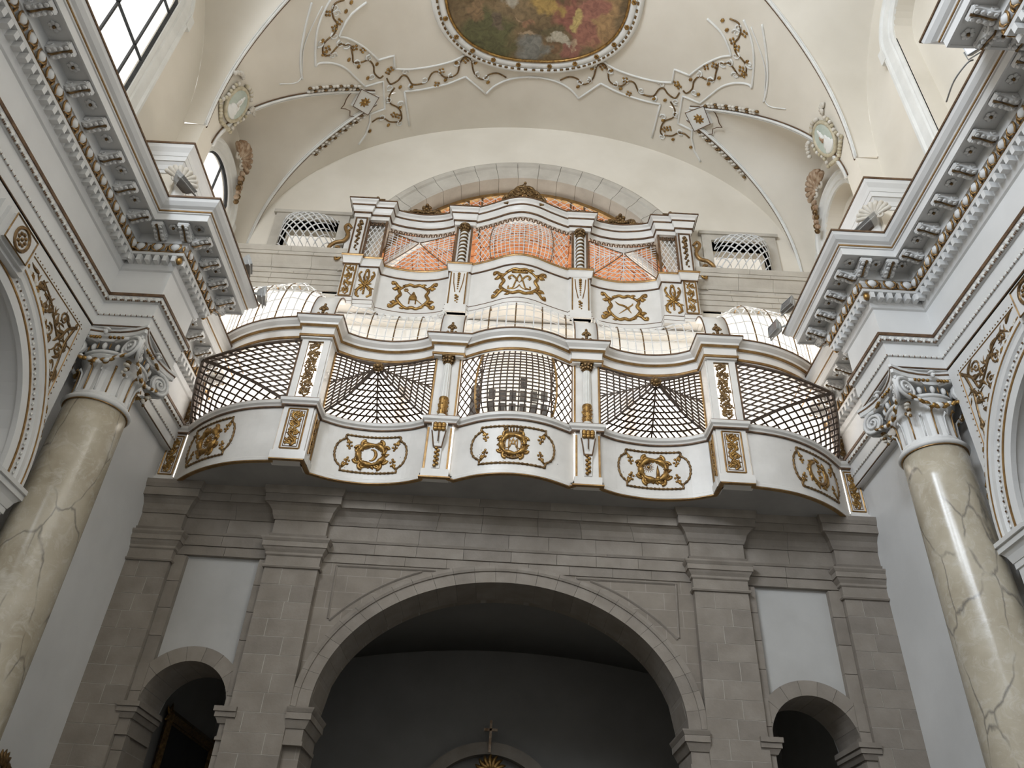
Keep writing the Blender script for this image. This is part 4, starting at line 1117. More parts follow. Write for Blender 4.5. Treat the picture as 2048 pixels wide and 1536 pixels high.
for s in (-1, 1):
    side = 'left' if s < 0 else 'right'
    nn = Vector((-s * .6, -.75, -.2)).normalized(); uy = (Vector((0, 0, 1)) - nn * nn.z).normalized()
    shell('stucco_shell', None, (s * 6.08, 9.02, 12.42), uy.cross(nn), uy, .30, 'ribbed stucco shell on the vault impost above the %s cornice' % side, 'floral')
    o = shell('stucco_shell', None, (s * 6.74, 11.75, 16.55), (0, -s, 0), (-s * .3, 0, 1), .46, 'brown stucco shell with hanging drop over the %s lunette' % side)
    k = MB()
    for j in range(10): k.m = j % 2; k.ell((s * (6.80 - .03), 12.05 + .05 * math.sin(j * 2.1) + .02 * j, 16.25 - .085 * j), (.07, .09 - .004 * j, .075), 6, 5)
    k.build('flower_drop', ['shell', 'bronze'], o, True)
    # oval medallion on the strip of vault between the cells
    cx, cy = s * 6.38, 10.02 + (.12 if s > 0 else 0)
    c = vsurf(cx, cy, 0); n = (vsurf(cx, cy, .1) - c).normalized(); ey = Vector((0, 1, 0)); et = n.cross(ey)
    if et.z < 0: et = -et
    f = plane(c + n * .05, ey * -s, et)
    md = tag(empty('medallion'), 'pale green oval medallion with white bust relief on the %s vault' % side, 'medallion', 'vault medallions')
    ov = [(.30 * math.cos(a), .42 * math.sin(a)) for a in [2 * PI * i / 32 for i in range(32)]]
    k = MB(); k.rings([[f(x * t, y * t, h) for x, y in ov] for t, h in ((1.05, -.12), (1.0, .03), (.05, .05))]); k.build('medallion_ground', 'green', md)
    k = MB(); stroke(k, f, ov + ov[:2], .045, 8, .9); k.build('medallion_frame', 'olive', md, True)
    k = MB(); eu = -s * ey
    for (bx, by, rx_, ry_, hz) in ((0, .07, .062, .08, .05), (.0, .15, .058, .07, .04), (0, .22, .035, .09, .03), (0, -.06, .07, .12, .04), (0, -.16, .15, .13, .04), (0, -.26, .19, .10, .04), (.07, -.05, .05, .10, .035)): k.ell(f(bx, by, .03), (rx_, ry_, hz), 12, 7, (eu, et, n))
    k.build('bust', 'stucco', md, True)
    k = MB(); k.ell(f(-.035, .05, .06), (.04, .08, .03), 8, 6, (eu, et, n)); k.ell(f(-.02, -.03, .06), (.06, .035, .03), 8, 6, (eu, et, n)); k.build('beard', 'shell' if s > 0 else 'floral', md, True)
    k = MB()
    for j in range(12):
        t = j / 11; k.m = j % 3 == 0
        k.ell(f(-.16 + .32 * t, .46 + .07 * math.sin(PI * t), .03), (.055, .055, .05), 6, 5)
    k.build('flower_crown', ['floral', 'olive'], md, True)
    for sx in (-1, 1):
        k = MB()
        for j in range(8): k.m = j % 2; k.ell(f(sx * (.36 + .03 * math.sin(j)), .25 - .1 * j, .02), (.045, .045, .05), 6, 4)
        for j in range(5): k.ell(f(sx * (.28 - .06 * j), -.50 - .03 * j, .03), (.05, .05, .05), 6, 4)
        k.build('festoon', ['floral', 'olive'], md, True)
    k = MB()
    for j in range(6): k.ell(f(-.40 - .045 * j, .42 + .02 * j - .012 * j * j, .03), (.055, .055, .055), 6, 4)
    k.build('ribbon_tail', 'floral', md, True)
    k = MB()
    for j in range(7): a = PI * j / 6; stroke(k, f, [(.46 + .13 * t * math.cos(a + .4), .42 + .13 * t * math.sin(a + .4)) for t in (.1, .5, 1)], [.02, .035, .03], 6)
    k.build('shell_tuft', 'floral', md, True)
# ---------------------------------------------------------------- flood lamps standing on the cornices
def flood(loc, tgt, lab, sc=1.0, arm=None):
    r = tag(empty('flood_lamp', loc), lab, 'lamp', 'flood lamps on the cornices')
    d = (Vector(tgt) - Vector(loc)).normalized(); r.rotation_euler = d.to_track_quat('-Y', 'Z').to_euler(); r.scale = (sc, sc, sc)
    k = MB(); k.rings([[(x * a, y, z * a) for x, z in ((-.15, -.12), (.15, -.12), (.15, .12), (-.15, .12))] for y, a in ((.11, .5), (.08, .7), (-.02, 1.0), (-.05, 1.0))]); k.build('housing', 'lampgrey', r)
    k = MB(); k.box(-.135, .135, -.056, -.050, -.105, .105); k.build('glass_front', 'lampglass', r)
    k = MB(); k.box(-.155, .155, -.062, -.045, .105, .125); k.box(-.155, .155, -.062, -.045, -.125, -.105); k.box(-.155, -.135, -.062, -.045, -.12, .12); k.box(.135, .155, -.062, -.045, -.12, .12); k.build('rim', 'lampgrey', r)
    k = MB(); k.tube([(-.17, .0, 0), (-.17, .0, -.17), (.17, .0, -.17), (.17, .0, 0)], .014, 5); k.build('bracket', 'lampgrey', r)
    if arm: MB().tube([arm, loc], .02, 6).build('mount_arm', 'lampgrey', r).matrix_parent_inverse = Matrix.LocRotScale(Vector(loc), r.rotation_euler, r.scale).inverted()
    return r
flood((-5.66, 8.52, 11.66), (0, 6.5, 17), 'grey flood lamp under the shell on the left cornice', 1.15)
flood((5.66, 8.66, 11.66), (0, 6.5, 17), 'grey flood lamp under the shell on the right cornice', 1.15)
flood((-5.05, 10.32, 11.62), (1.5, 12, 15), 'upper grey flood lamp at the left cornice corner facing the gallery', .95)
flood((-4.80, 10.80, 11.30), (1.5, 12, 12), 'lower grey flood lamp at the left cornice corner facing the gallery', .95, (-5.02, 10.72, 11.32))
flood((5.0, 10.70, 11.66), (-1.5, 8, 14), 'upper flood lamp at the right cornice corner near the gallery', .95)
flood((4.78, 10.98, 11.30), (-2.5, 9, 12), 'lower flood lamp at the right cornice corner near the gallery', .95, (5.02, 10.85, 11.32))
flood((5.78, 5.42, 11.50), (2, 2, 10), 'small flood lamp with hanging cable on the near right cornice', .8)
k = MB(); k.tube(cat_rom([(5.80, 5.56, 11.40), (5.74, 5.62, 11.40), (5.72, 5.9, 11.44), (5.80, 6.25, 11.50)], 6), .012, 5)
tag(k.build('lamp_cable', 'lampgrey'), 'thin grey cable hanging from the small flood lamp on the right cornice', 'cable')

# ================================================================ lower gallery
LG = tag(empty('lower_gallery', (0, 0, 0)), 'white undulating lower gallery with gilded panels and dark bulging lattice screens', 'balcony')
def sm2(pts, n=7): return [tuple(p) for p in cat_rom(pts, n)]
c_side = sm2([(4.24, 11.83), (4.7, 11.90), (5.1, 12.02), (5.5, 12.22), (5.85, 12.47), (6.10, 12.70), (6.34, 12.95)], 5)      # right side bay
c_bay = sm2([(1.62, 12.20), (2.0, 12.38), (2.6, 12.48), (3.2, 12.40), (3.62, 12.20)], 6)
c_half = [(0, 11.83), (.3, 11.86), (.6, 11.95), (.85, 12.08), (1.12, 12.24)]
c_mid = sm2([(-x, y) for x, y in c_half[:0:-1]] + c_half, 5)
def mir(p): return [(-x, y) for x, y in p[::-1]]
BAYS = [('side', mir(c_side)), ('bay', mir(c_bay)), ('mid', c_mid), ('bay', c_bay), ('side', c_side)]
z_bot, z_pl, z_r0, z_r1, z_l0, z_l1, z_c0, z_c1, z_c2 = 8.40, 8.56, 9.51, 9.67, 9.68, 11.12, 11.15, 11.40, 11.60
halfp = [(1.10, 12.14), (1.10, 12.10), (1.64, 12.10), (1.64, 12.20)] + c_bay[1:-1] + [(3.62, 12.20), (3.64, 11.74), (4.22, 11.74), (4.24, 11.83)] + c_side[1:-1] + [(6.34, 12.93), (6.70, 12.93)]
mid_in = [p for p in c_mid if abs(p[0]) < 1.08]
FULL = mir(halfp) + mid_in + halfp
def lg_sweep(name, prof, mt, path=FULL, root=None):
    k = MB(); sweep(k, path, prof); return k.build(name, mt, root or LG)
# soffit and plinth, rails, cornice
k = MB(); top = FULL; n = len(top)
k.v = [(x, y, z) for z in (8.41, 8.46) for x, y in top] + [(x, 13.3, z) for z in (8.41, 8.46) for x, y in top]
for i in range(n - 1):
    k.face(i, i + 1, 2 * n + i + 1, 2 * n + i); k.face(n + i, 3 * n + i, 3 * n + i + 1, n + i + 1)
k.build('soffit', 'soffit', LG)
k = MB(); k.box(-6.70, 6.70, 12.90, 12.96, 8.36, 8.42); k.build('soffit_batten', 'soffit', LG)
lg_sweep('base_edge', strip(-.06, 8.385, .015, 8.41), 'goldtrim')
lg_sweep('parapet_rail', [(-.08, z_r0 + .02), (.02, z_r0 + .02), (.035, z_r0 + .06), (.07, z_r0 + .09), (.08, z_r1 - .02), (.06, z_r1), (-.08, z_r1)], 'paint')
lg_sweep('rail_line', strip(-.02, z_r0, .035, z_r0 + .025), 'brown')
lg_sweep('rail_top_line', strip(-.06, z_r1 - .004, .055, z_r1 + .014), 'brown')
lg_sweep('cornice_frieze', [(-.08, 11.12), (.02, 11.12), (.03, 11.17), (.03, 11.36), (.06, 11.38), (-.08, 11.38)], 'paint')
lg_sweep('gilded_fillet', [(-.02, 11.145), (.05, 11.145), (.06, 11.17), (.05, 11.195), (-.02, 11.195)], 'goldtrim')
lg_sweep('gilded_fillet', [(-.02, 11.375), (.075, 11.375), (.095, 11.40), (.085, 11.42), (-.02, 11.42)], 'goldtrim')
lg_sweep('cornice', [(-.10, 11.42), (.09, 11.42), (.10, 11.46), (.16, 11.52), (.18, 11.57), (-.10, 11.57)], 'paint')
lg_sweep('cornice_edge', strip(-.10, 11.57, .195, 11.60), 'brown')
# parapet boards of the five bays
emb = ['gilded rosette cartouche', 'gilded crescent moon cartouche', 'crowned monogram cartouche', 'gilded sun and tower cartouche', 'gilded sprig cartouche']
def notched(a, b, h, n=10):
    """panel outline with shoulders and bulging ends"""
    pts = [(-a, h), (-a / 2, h), (0, h), (a / 2, h), (a, h), (a, h * .78)]
    pts += [(a + (b - a) * math.sin(t), h * .72 * math.cos(t)) for t in [PI * k / n for k in range(1, n)]]
    pts += [(a, -h * .78), (a, -h), (a / 2, -h), (0, -h), (-a / 2, -h), (-a, -h), (-a, -h * .78)]
    pts += [(-a - (b - a) * math.sin(t), -h * .72 * math.cos(t)) for t in [PI * k / n for k in range(1, n)]] + [(-a, h * .78), (-a, h)]
    return pts
def dens(pts, d=.05):
    out = []
    for a, b in zip(pts, pts[1:]):
        m = max(1, int(math.hypot(b[0] - a[0], b[1] - a[1]) / d)); out += [(a[0] + (b[0] - a[0]) * k / m, a[1] + (b[1] - a[1]) * k / m) for k in range(m)]
    return out + [pts[-1]]
def cart_ring(mb, f, w, h, r, seed):
    rnd = random.Random(seed); n = 26
    ring = [(w * math.cos(a), h * math.sin(a)) for a in [2 * PI * k / n for k in range(n + 1)]]
    stroke(mb, f, ring, [r * (1 + .35 * math.sin(5 * k)) for k in range(n + 1)], 7, .9)
    for k in range(18):
        a = 2 * PI * (k + .5) / 18; leaf(mb, f, w * 1.02 * math.cos(a), h * 1.02 * math.sin(a), a + rnd.choice((.9, -.9, .5)), r * 2.2, r * .75)
        blob(mb, f, w * .84 * math.cos(a), h * .84 * math.sin(a), r * .5)
    for s in (-1, 1):
        for v in (-1, 1):
            stroke(mb, f, spiral(s * w * .55, v * h * 1.05, r * 1.7, r * .5, v * PI / 2, -s * v * 1.3), fade(19, r * .7, r * .4))
            stroke(mb, f, spiral(s * w * 1.0, v * h * .55, r * 1.5, r * .4, 0 if s > 0 else PI, s * v * 1.2), fade(19, r * .6, r * .35))
def sprig(mb, f, x, y, sx, sy, L):
    stroke(mb, f, [(x, y), (x - sx * L * .3, y - sy * L * .35), (x - sx * L * .35, y - sy * L * .7)], [.024, .02, .012])
    for dx, dy in ((.35, .85), (.55, .7), (.2, .75), (.4, 1.0), (.15, .4), (.45, .35)): blob(mb, f, x - sx * L * dx, y - sy * L * dy, L * .13)
    leaf(mb, f, x - sx * L * .1, y - sy * L * .1, math.atan2(-sy, -sx * .2), L * .5, .03)
for i, (kind, pts) in enumerate(BAYS):
    C = Curve(pts)
    pb = empty('parapet_panel', (0, 0, 0), LG); pb['label'] = 'white curved parapet board with ' + emb[i]
    k = MB(); sweep(k, pts, [(-.05, z_bot), (.0, z_bot), (.0, z_r0 + .02), (-.05, z_r0 + .02)]); k.build('board', 'paint', pb)
    k = MB(); sweep(k, pts, [(-.01, 8.40), (.022, 8.40), (.022, 8.46), (.008, 8.475), (-.01, 8.475)]); k.build('skirting', 'paint', pb)
    cc = {'side': C.L * (.60 if i == 4 else .40), 'bay': C.L / 2, 'mid': C.L / 2}[kind]
    f = C.surf(8.99, cc)
    a, b, h = {'side': (.50, .62, .40), 'bay': (.52, .68, .385), 'mid': (.60, .78, .385)}[kind]
    k = MB(); outl = dens(notched(a, b, h), .028); stroke(k, f, outl, [.022 + .007 * math.sin(2.4 * q) for q in range(len(outl))], 6, 1.0); k.build('rope_frame', 'brown' if False else 'bronze', pb, True)
    for sx in (-1, 1):
        for sy in (-1, 1): k = MB(); sprig(k, f, sx * a * .97, sy * h * .80, sx, sy, .21); k.build('corner_sprig', 'gold', pb, True)
    k = MB()
    if i == 0:
        cart_ring(k, f, .22, .22, .05, 1)
        for j in range(14): leaf(k, f, 0, 0, 2 * PI * j / 14, .15, .018)
        blob(k, f, 0, 0, .045, .9)
    elif i in (1, 3):
        cart_ring(k, f, .245, .215, .05, 2)
    elif i == 2:
        cart_ring(k, f, .21, .20, .045, 3)
    else:
        k2 = spiral(-.02, 0, .24, .20, 1.9, .8); stroke(k, f, k2, fade(19, .045, .03)); stroke(k, f, spiral(.04, -.02, .22, .20, -1.0, .45), fade(19, .035, .03))
        for j in range(9): a_ = 2 * PI * j / 9; leaf(k, f, .24 * math.cos(a_), .25 * math.sin(a_), a_ + .9, .13, .04); blob(k, f, .27 * math.cos(a_), .27 * math.sin(a_), .03)
        for j in range(7): blob(k, f, .02 + .05 * math.sin(j * 2), .12 - .04 * j, .028)
        stroke(k, f, [(.02, .12), (.04, 0), (.02, -.16)], .012)
    k.build('cartouche', 'gold', pb, True)
    k = MB()
    if i == 1:
        pts_ = [(.02 + .095 * math.cos(t), .0 + .12 * math.sin(t)) for t in [-1.75 + 3.5 * q / 12 for q in range(13)]]
        stroke(k, f, [(x - .03, y) for x, y in pts_], taper(13, .034, .15)); k.build('crescent', 'gold', pb, True)
    elif i == 3:
        blob(k, f, -.09, .06, .035, .9)
        for j in range(16): a_ = 2 * PI * j / 16; stroke(k, f, [(-.09 + .045 * math.cos(a_), .06 + .045 * math.sin(a_)), (-.09 + .11 * math.cos(a_), .06 + .11 * math.sin(a_))], [.009, .004], 4)
        k.build('sun', 'gold', pb, True)
        k = MB(); stroke(k, f, [(.08, -.20), (.08, -.14), (.08, -.13), (.08, -.06), (.08, 0), (.08, .11)], [.055, .05, .038, .034, .026, .006], 6); k.build('tower', 'gold', pb, True)
    elif i == 2:
        for ln in ([(-.075, -.06), (-.075, .12), (0, .0), (.075, .12), (.075, -.06)], [(-.06, -.06), (0, .13), (.06, -.06)], [(-.03, .01), (.03, .01)]): stroke(k, f, dens(ln, .03), .014, 5)
        for s in (-1, 1):
            stroke(k, f, [(s * .13, .12), (s * .15, .02), (s * .13, -.08), (s * .06, -.06)], .014, 5); stroke(k, f, [(s * .07, -.06), (s * .085, -.13), (s * .07, -.17)], .012, 5)
        k.build('monogram', 'goldtrim', pb, True)
        k = MB()
        stroke(k, f, [(-.16, .255), (0, .225), (.16, .255)], .035, 6)
        for j in range(7): x = -.15 + .05 * j; stroke(k, f, [(x, .26), (x * 1.15, .33 + .03 * (j % 2))], [.022, .014]); blob(k, f, x * 1.15, .36 + .03 * (j % 2), .022)
        for s in (-1, 1): stroke(k, f, [(s * .17, .3), (s * .12, .37), (0, .40)], .018)
        for j in range(9): blob(k, f, -.14 + .035 * j, -.23 - .05 * math.sin(PI * j / 8), .035)
        k.build('crown', 'bronze', pb, True)
    # board joints and nail heads
    k = MB()
    for q in range(9): blob(k, f, random.uniform(-.9, .9) * (1 if kind == 'mid' else .8), random.choice((-.25, -.1, .3)) + random.uniform(-.1, .1), .008, .3)
    o = k.build('nail_heads', 'lead', pb); o['kind'] = 'stuff'
# ---- pilasters
def pil_panel(root, f, w, y0, y1, n, openwork=False):
    k = MB(); rect_frame(k, f, -w / 2, w / 2, y0, y1, .017); k.build('panel_frame', 'goldtrim', root)
    k = MB(); rect_frame(k, f, -w / 2 + .045, w / 2 - .045, y0 + .045, y1 - .045, .008); k.build('panel_line', 'brown', root)
    k = MB(); rinceau(k, f, w - .06, y0 + .05, y1 - .05, n, .028 if openwork else .026); rinceau(k, f, -(w - .10), y0 + .08, y1 - .05, n, .016); k.build('scroll_ornament', 'bronze' if openwork else 'gold', root, True)
for s in (-1, 1):
    # broad pilaster with panels
    x0, x1 = sorted((s * 3.66, s * 4.20)); xc = (x0 + x1) / 2
    p = empty('broad_pilaster', (0, 0, 0), LG)
    k = MB(); k.box(x0, x1, 11.76, 11.95, 8.55, 9.52); k.build('lower_shaft', 'paint', p)
    k = MB(); k.box(*sorted((s * 3.61, s * 4.235)), 11.72, 12.0, 8.40, 8.56); k.box(*sorted((s * 3.60, s * 3.72)), 11.9, 12.21, 8.40, 8.56); k.build('plinth', 'paint', p)
    f = plane((xc, 11.76, 0), (1, 0, 0), (0, 0, 1)); pil_panel(p, f, .34, 8.62, 9.46, 4)
    k = MB(); a_, b_, z0, z1 = x0 + .12, x1 - .12, 9.74, 11.07
    k.box(x0, a_, 11.77, 11.93, 9.67, 11.13); k.box(b_, x1, 11.77, 11.93, 9.67, 11.13); k.box(a_, b_, 11.77, 11.93, 9.67, z0); k.box(a_, b_, 11.77, 11.93, z1, 11.13); k.build('upper_shaft', 'paint', p)
    pu = plane((xc, 11.80, 0), (1, 0, 0), (0, 0, 1)); q = empty('openwork_panel', (0, 0, 0), p)
    k = MB(); rect_frame(k, pu, -.16, .16, z0 + .01, z1 - .01, .02); rinceau(k, pu, .30, z0 + .03, z1 - .03, 7, .026); rinceau(k, pu, -.26, z0 + .06, z1 - .02, 6, .02); k.build('openwork_scroll', 'bronze', p, True)
    bpy.data.objects.remove(q)
    # narrow gilded strip on the return
    fr = plane((s * 3.64, 11.98, 0), (0, 1 if s < 0 else -1, 0), (0, 0, 1))
    fr = plane((s * 3.615, 11.97, 0), (0, s, 0), (0, 0, 1)) if False else plane((s * 3.625, 11.98, 0), (s * .05, -s * 1.0, 0) if s > 0 else (.05, 1.0, 0), (0, 0, 1))
    k = MB(); k.box(*sorted((s * 3.63, s * 3.70)), 11.80, 12.22, 8.40, 9.52); k.build('return_board', 'paint', p)
    k = MB(); k.box(*sorted((s * 3.63, s * 3.70)), 11.84, 12.20, 9.66, 9.70); k.box(*sorted((s * 3.63, s * 3.69)), 11.80, 12.22, 9.70, 11.13); k.build('return_post', 'paint', p)
    k = MB()
    for z in [8.7 + .045 * j for j in range(16)]: k.ell((s * 3.62, 12.0 + .03 * math.sin(z * 30), z), (.02, .06, .03), 5, 4)
    k.build('return_ornament', 'gold', p, True)
    k = MB(); k.box(*sorted((s * 3.605, s * 3.635)), 11.88, 11.90, 8.6, 9.46); k.box(*sorted((s * 3.605, s * 3.635)), 12.10, 12.12, 8.6, 9.46); k.build('return_frame', 'goldtrim', p)
    k = MB(); k.box(*sorted((s * 3.60, s * 3.63)), 12.14, 12.20, 9.67, 11.13); k.build('lattice_post', 'goldtrim', p)
    # column pilaster
    xc = s * 1.37; p = empty('column_pilaster', (0, 0, 0), LG)
    k = MB(); k.box(xc - .22, xc + .22, 12.13, 12.3, 8.55, 9.52); k.build('console_back', 'paint', p)
    k = MB(); k.box(xc - .25, xc + .25, 12.09, 12.3, 8.40, 8.56); k.build('plinth', 'paint', p)
    k = MB()
    for e in (-1, 1): k.box(xc + e * .21 - .018, xc + e * .21 + .018, 12.115, 12.14, 8.57, 9.45)
    k.build('gilt_edge', 'goldtrim', p)
    k = MB(); k.rings([[(xc - w, y, z), (xc + w, y, z), (xc + w, 12.15, z), (xc - w, 12.15, z)] for w, y, z in ((.07, 12.10, 8.58), (.075, 12.09, 8.9), (.09, 12.07, 9.08), (.12, 12.03, 9.3), (.14, 12.02, 9.42), (.15, 12.02, 9.50))]); k.build('console', 'paint', p)
    fc = plane((xc, 12.045, 0), (1, 0, 0), (0, 0, 1)); k = MB()
    for z in (9.46, 9.42, 9.36):
        for e in (-1, 0, 1): k.ell((xc + e * .075, 12.01, z), (.05, .035, .045), 7, 5)
    k.build('console_leaf', 'gold', p, True); k = MB()
    for j in range(9): k.ell((xc + (.02 if j % 2 else -.02), 12.075, 8.62 + .045 * j), (.036, .025, .034), 6, 4)
    k.build('leaf_drop', 'gold', p, True)
    k = MB()
    for e in (-1, 1): k.tube([(xc + e * .13, 12.01, 9.32), (xc + e * .10, 12.03, 9.15), (xc + e * .075, 12.07, 9.0)], .012, 5)
    k.tube([(xc, 12.0, 9.32), (xc, 12.03, 9.1)], .012, 5); k.box(xc - .08, xc + .08, 12.06, 12.11, 8.99, 9.02); k.build('console_edge', 'brown', p)
    k = MB(); k.box(xc - .255, xc + .255, 12.20, 12.34, 9.66, 11.14); k.build('back_board', 'paint', p)
    k = MB()
    for e in (-1, 1): k.box(xc + e * .235 - .016, xc + e * .235 + .016, 12.18, 12.21, 9.67, 11.12)
    k.build('gilt_edge', 'goldtrim', p)
    k = MB(); k.lathe([(.085, 10.14), (.08, 10.6), (.07, 10.96)], (xc, 12.17, 0), 24, lambda q, n, z: -.010 if q % 2 else 0); k.lathe([(.10, 9.68), (.10, 9.73), (.085, 9.75)], (xc, 12.17, 0), 16); k.build('colonnette', 'stucco', p)
    k = MB(); k.lathe([(.088, 9.75), (.09, 10.1), (.098, 10.12), (.092, 10.15)], (xc, 12.17, 0), 16)
    for q in range(24): a_ = q * 2.4; k.ell((xc + .09 * math.cos(a_), 12.17 + .09 * math.sin(a_), 9.77 + .014 * q), (.02, .02, .022), 5, 4)
    k.build('carved_drum', 'gold', p)
    k = MB(); k.lathe([(.07, 10.96), (.085, 10.98), (.075, 11.0), (.085, 11.05), (.12, 11.12)], (xc, 12.17, 0), 12)
    for q in range(10):
        a_ = q * PI / 5
        for z, r in ((11.03, .09), (11.09, .11)): k.ell((xc + r * math.cos(a_), 12.17 + r * math.sin(a_), z), (.028, .028, .035), 5, 4)
    k.box(xc - .13, xc + .13, 12.06, 12.30, 11.12, 11.15); k.build('gilded_capital', 'bronze', p)
    # end pilaster at the nave wall
    x0, x1 = sorted((s * 6.36, s * 6.69)); xc = (x0 + x1) / 2; p = empty('end_pilaster', (0, 0, 0), LG)
    k = MB(); k.box(x0, x1, 12.95, 13.3, 8.55, 9.52); k.box(x0 - .02, x1 + .02, 12.92, 13.3, 8.38, 8.56); k.build('lower_shaft', 'paint', p)
    pil_panel(p, plane((xc, 12.95, 0), (1, 0, 0), (0, 0, 1)), .26, 8.62, 9.46, 4)
    k = MB(); k.box(x0, x1, 12.99, 13.3, 9.66, 11.14); k.build('upper_shaft', 'paint', p)
    pil_panel(p, plane((xc, 12.99, 0), (1, 0, 0), (0, 0, 1)), .28, 9.74, 11.07, 6, True)
# ---- lattice screens
def pyramid(curve, za, zb, d, cu, tz, n, wbar, mt, root, boss=None, edge='brown', pw=.85, hipmt=None, diamond=False):
    """bulging pyramid screen; s,t in [-1,1]; apex at arc position cu and height tz"""
    L = curve.L
    q0, na = curve.at(cu)
    def S(s, t):
        u = cu + s * (L - cu if s > 0 else cu); z = tz + t * (zb - tz if t > 0 else tz - za)
        q, n_ = curve.at(u); nn = (n_ + na * .8).normalized()
        h = d * max(0, 1 - max(abs(s), abs(t))) ** pw
        # narrow the bulge with a slight pull towards the apex line
        return Vector((q.x + nn.x * h, q.y + nn.y * h, z))
    def N(s, t):
        e = .02; a = S(s + e, t) - S(s - e, t); b = S(s, t + e) - S(s, t - e); n_ = a.cross(b)
        return n_.normalized() if n_.length > 1e-9 else Vector((0, -1, 0))
    fac = [lambda a, b: (a, -b), lambda a, b: (-b, a), lambda a, b: (a, b), lambda a, b: (b, a)]
    def bar(st, name='lattice_bar', w=wbar, m_=mt, k=1.0):
        P = [S(*p) for p in st]; Q = [N(*p) for p in st]
        lat_bar(P, Q, w, w * .6, name, m_, root)
    def seg(p, q, m=7): return [(p[0] + (q[0] - p[0]) * i / m, p[1] + (q[1] - p[1]) * i / m) for i in range(m + 1)]
    for F in fac if diamond else []:
        for j in range(1, 2 * n):
            c = 2 * j / (2 * n)
            bar([F(a, b) for a, b in seg((-c / 2, c / 2), (1 - c, 1), 8)]); bar([F(a, b) for a, b in seg((c / 2, c / 2), (c - 1, 1), 8)])
    for F in [] if diamond else fac:
        for j in range(1, n + 1):
            c = j / (n + 1)
            bar([F(a, b) for a, b in seg((-c, c), (c, c), 6)])
            l1 = seg((-(1 - c), 1), (0, c), 6); l2 = seg((0, c), (1 - c, 1), 6)
            bar([F(a, b) for a, b in l1]); bar([F(a, b) for a, b in l2])
        bar([F(0, b) for b in [.04 + .96 * i / 7 for i in range(8)]])
    for sx in (-1, 1):
        for sy in (-1, 1): bar([(sx * t, sy * t) for t in [1 - .98 * i / 9 for i in range(10)]], 'hip_bar', wbar * (2.0 if diamond else 1.5), hipmt or mt)
    for ln in (seg((-1, -1), (1, -1), 14), seg((1, -1), (1, 1), 4), seg((1, 1), (-1, 1), 14), seg((-1, 1), (-1, -1), 4)): bar(ln, 'screen_edge', wbar * 1.3, edge)
    if boss:
        k = MB(); c = S(0, 0)
        for j in range(9): a_ = 2 * PI * j / 9; k.ell(c + Vector((.07 * math.cos(a_), .0, .07 * math.sin(a_))), (.04, .05, .04), 6, 5)
        k.ell(c + Vector((0, -.04, 0)), (.06, .05, .06), 8, 6); k.build('gilded_boss', boss, root, True)
def flat_lattice(f, x0, x1, y0, y1, sp, ang, w, mt, root, frame=None, double=True):
    """two families of crossing slats in a rectangle of a surface"""
    for sgn in (1, -1):
        dx, dy = math.cos(ang), math.sin(ang) * sgn; nx, ny = -dy, dx
        R = math.hypot(x1 - x0, y1 - y0); cx, cy = (x0 + x1) / 2, (y0 + y1) / 2
        k = -int(R / sp)
        while k * sp < R:
            ox, oy = cx + nx * k * sp, cy + ny * k * sp; t0, t1 = -R, R
            for o_, d_, lo, hi in ((ox, dx, x0, x1), (oy, dy, y0, y1)):
                ta, tb = sorted(((lo - o_) / d_, (hi - o_) / d_)); t0 = max(t0, ta); t1 = min(t1, tb)
            if t1 - t0 > .04:
                m = max(2, int((t1 - t0) / .12)); st_ = [(ox + dx * (t0 + (t1 - t0) * i / m), oy + dy * (t0 + (t1 - t0) * i / m)) for i in range(m + 1)]
                P = [f(u, v, .004 * sgn) for u, v in st_]; Nn = [(f(u, v, .05) - f(u, v, 0)).normalized() for u, v in st_]
                lat_bar(P, Nn, w, w * .5, 'lattice_bar', mt, root)
            k += 1
    if frame:
        k = MB(); rect_frame(k, f, x0, x1, y0, y1, w * .7); k.build('screen_edge', frame, root)
def bombe(curve, u0, u1, za, zb, d, nu, nv, w, mt, root, edge, peak=.38):
    def S(u, v):
        q, n_ = curve.at(u); h = d * math.sin(PI * v ** (math.log(.5) / math.log(peak))) ** .8 if 0 < v < 1 else 0
        e = (u - u0) / (u1 - u0)
        return Vector((q.x + n_.x * h, q.y + n_.y * h, za + (zb - za) * v))
    def bar(P, nm='lattice_bar', ww=w, mm=mt):
        Nn = []
        for i in range(len(P)): Nn.append(Vector((0, -1, .0)))
        lat_bar(P, Nn, ww, ww * .6, nm, mm, root)
    for i in range(nu + 1):
        u = u0 + (u1 - u0) * i / nu; e = i in (0, nu); bar([S(u, j / 16) for j in range(17)], 'screen_edge' if e else 'lattice_bar', w * (1.6 if e else 1), edge if e else mt)
    for j in range(1, nv):
        bar([S(u0 + (u1 - u0) * i / 12, j / nv) for i in range(13)])
for i, (kind, pts) in enumerate(BAYS):
    C = Curve(pts); g = empty('lattice_screen', (0, 0, 0), LG)
    if kind == 'bay': pyramid(C, z_l0, z_l1, .84, C.L / 2, 10.42, 8, .031, 'latt', g, 'bronze')
    elif kind == 'side': pyramid(C, z_l0, z_l1, .66, C.L * (.58 if i == 4 else .42), 10.42, 6, .031, 'latt', g, None, 'brown', .95, None, True)
    else:
        f = C.surf(0, C.L / 2)
        flat_lattice(f, -C.L / 2 + .04, -.70, z_l0, z_l1, .125, .98, .027, 'latt', g, 'brown'); flat_lattice(f, .70, C.L / 2 - .04, z_l0, z_l1, .125, .98, .027, 'latt', g, 'brown')
        bombe(C, C.L / 2 - .70, C.L / 2 + .70, z_l0, z_l1, .20, 13, 17, .026, 'latt', g, 'goldtrim')
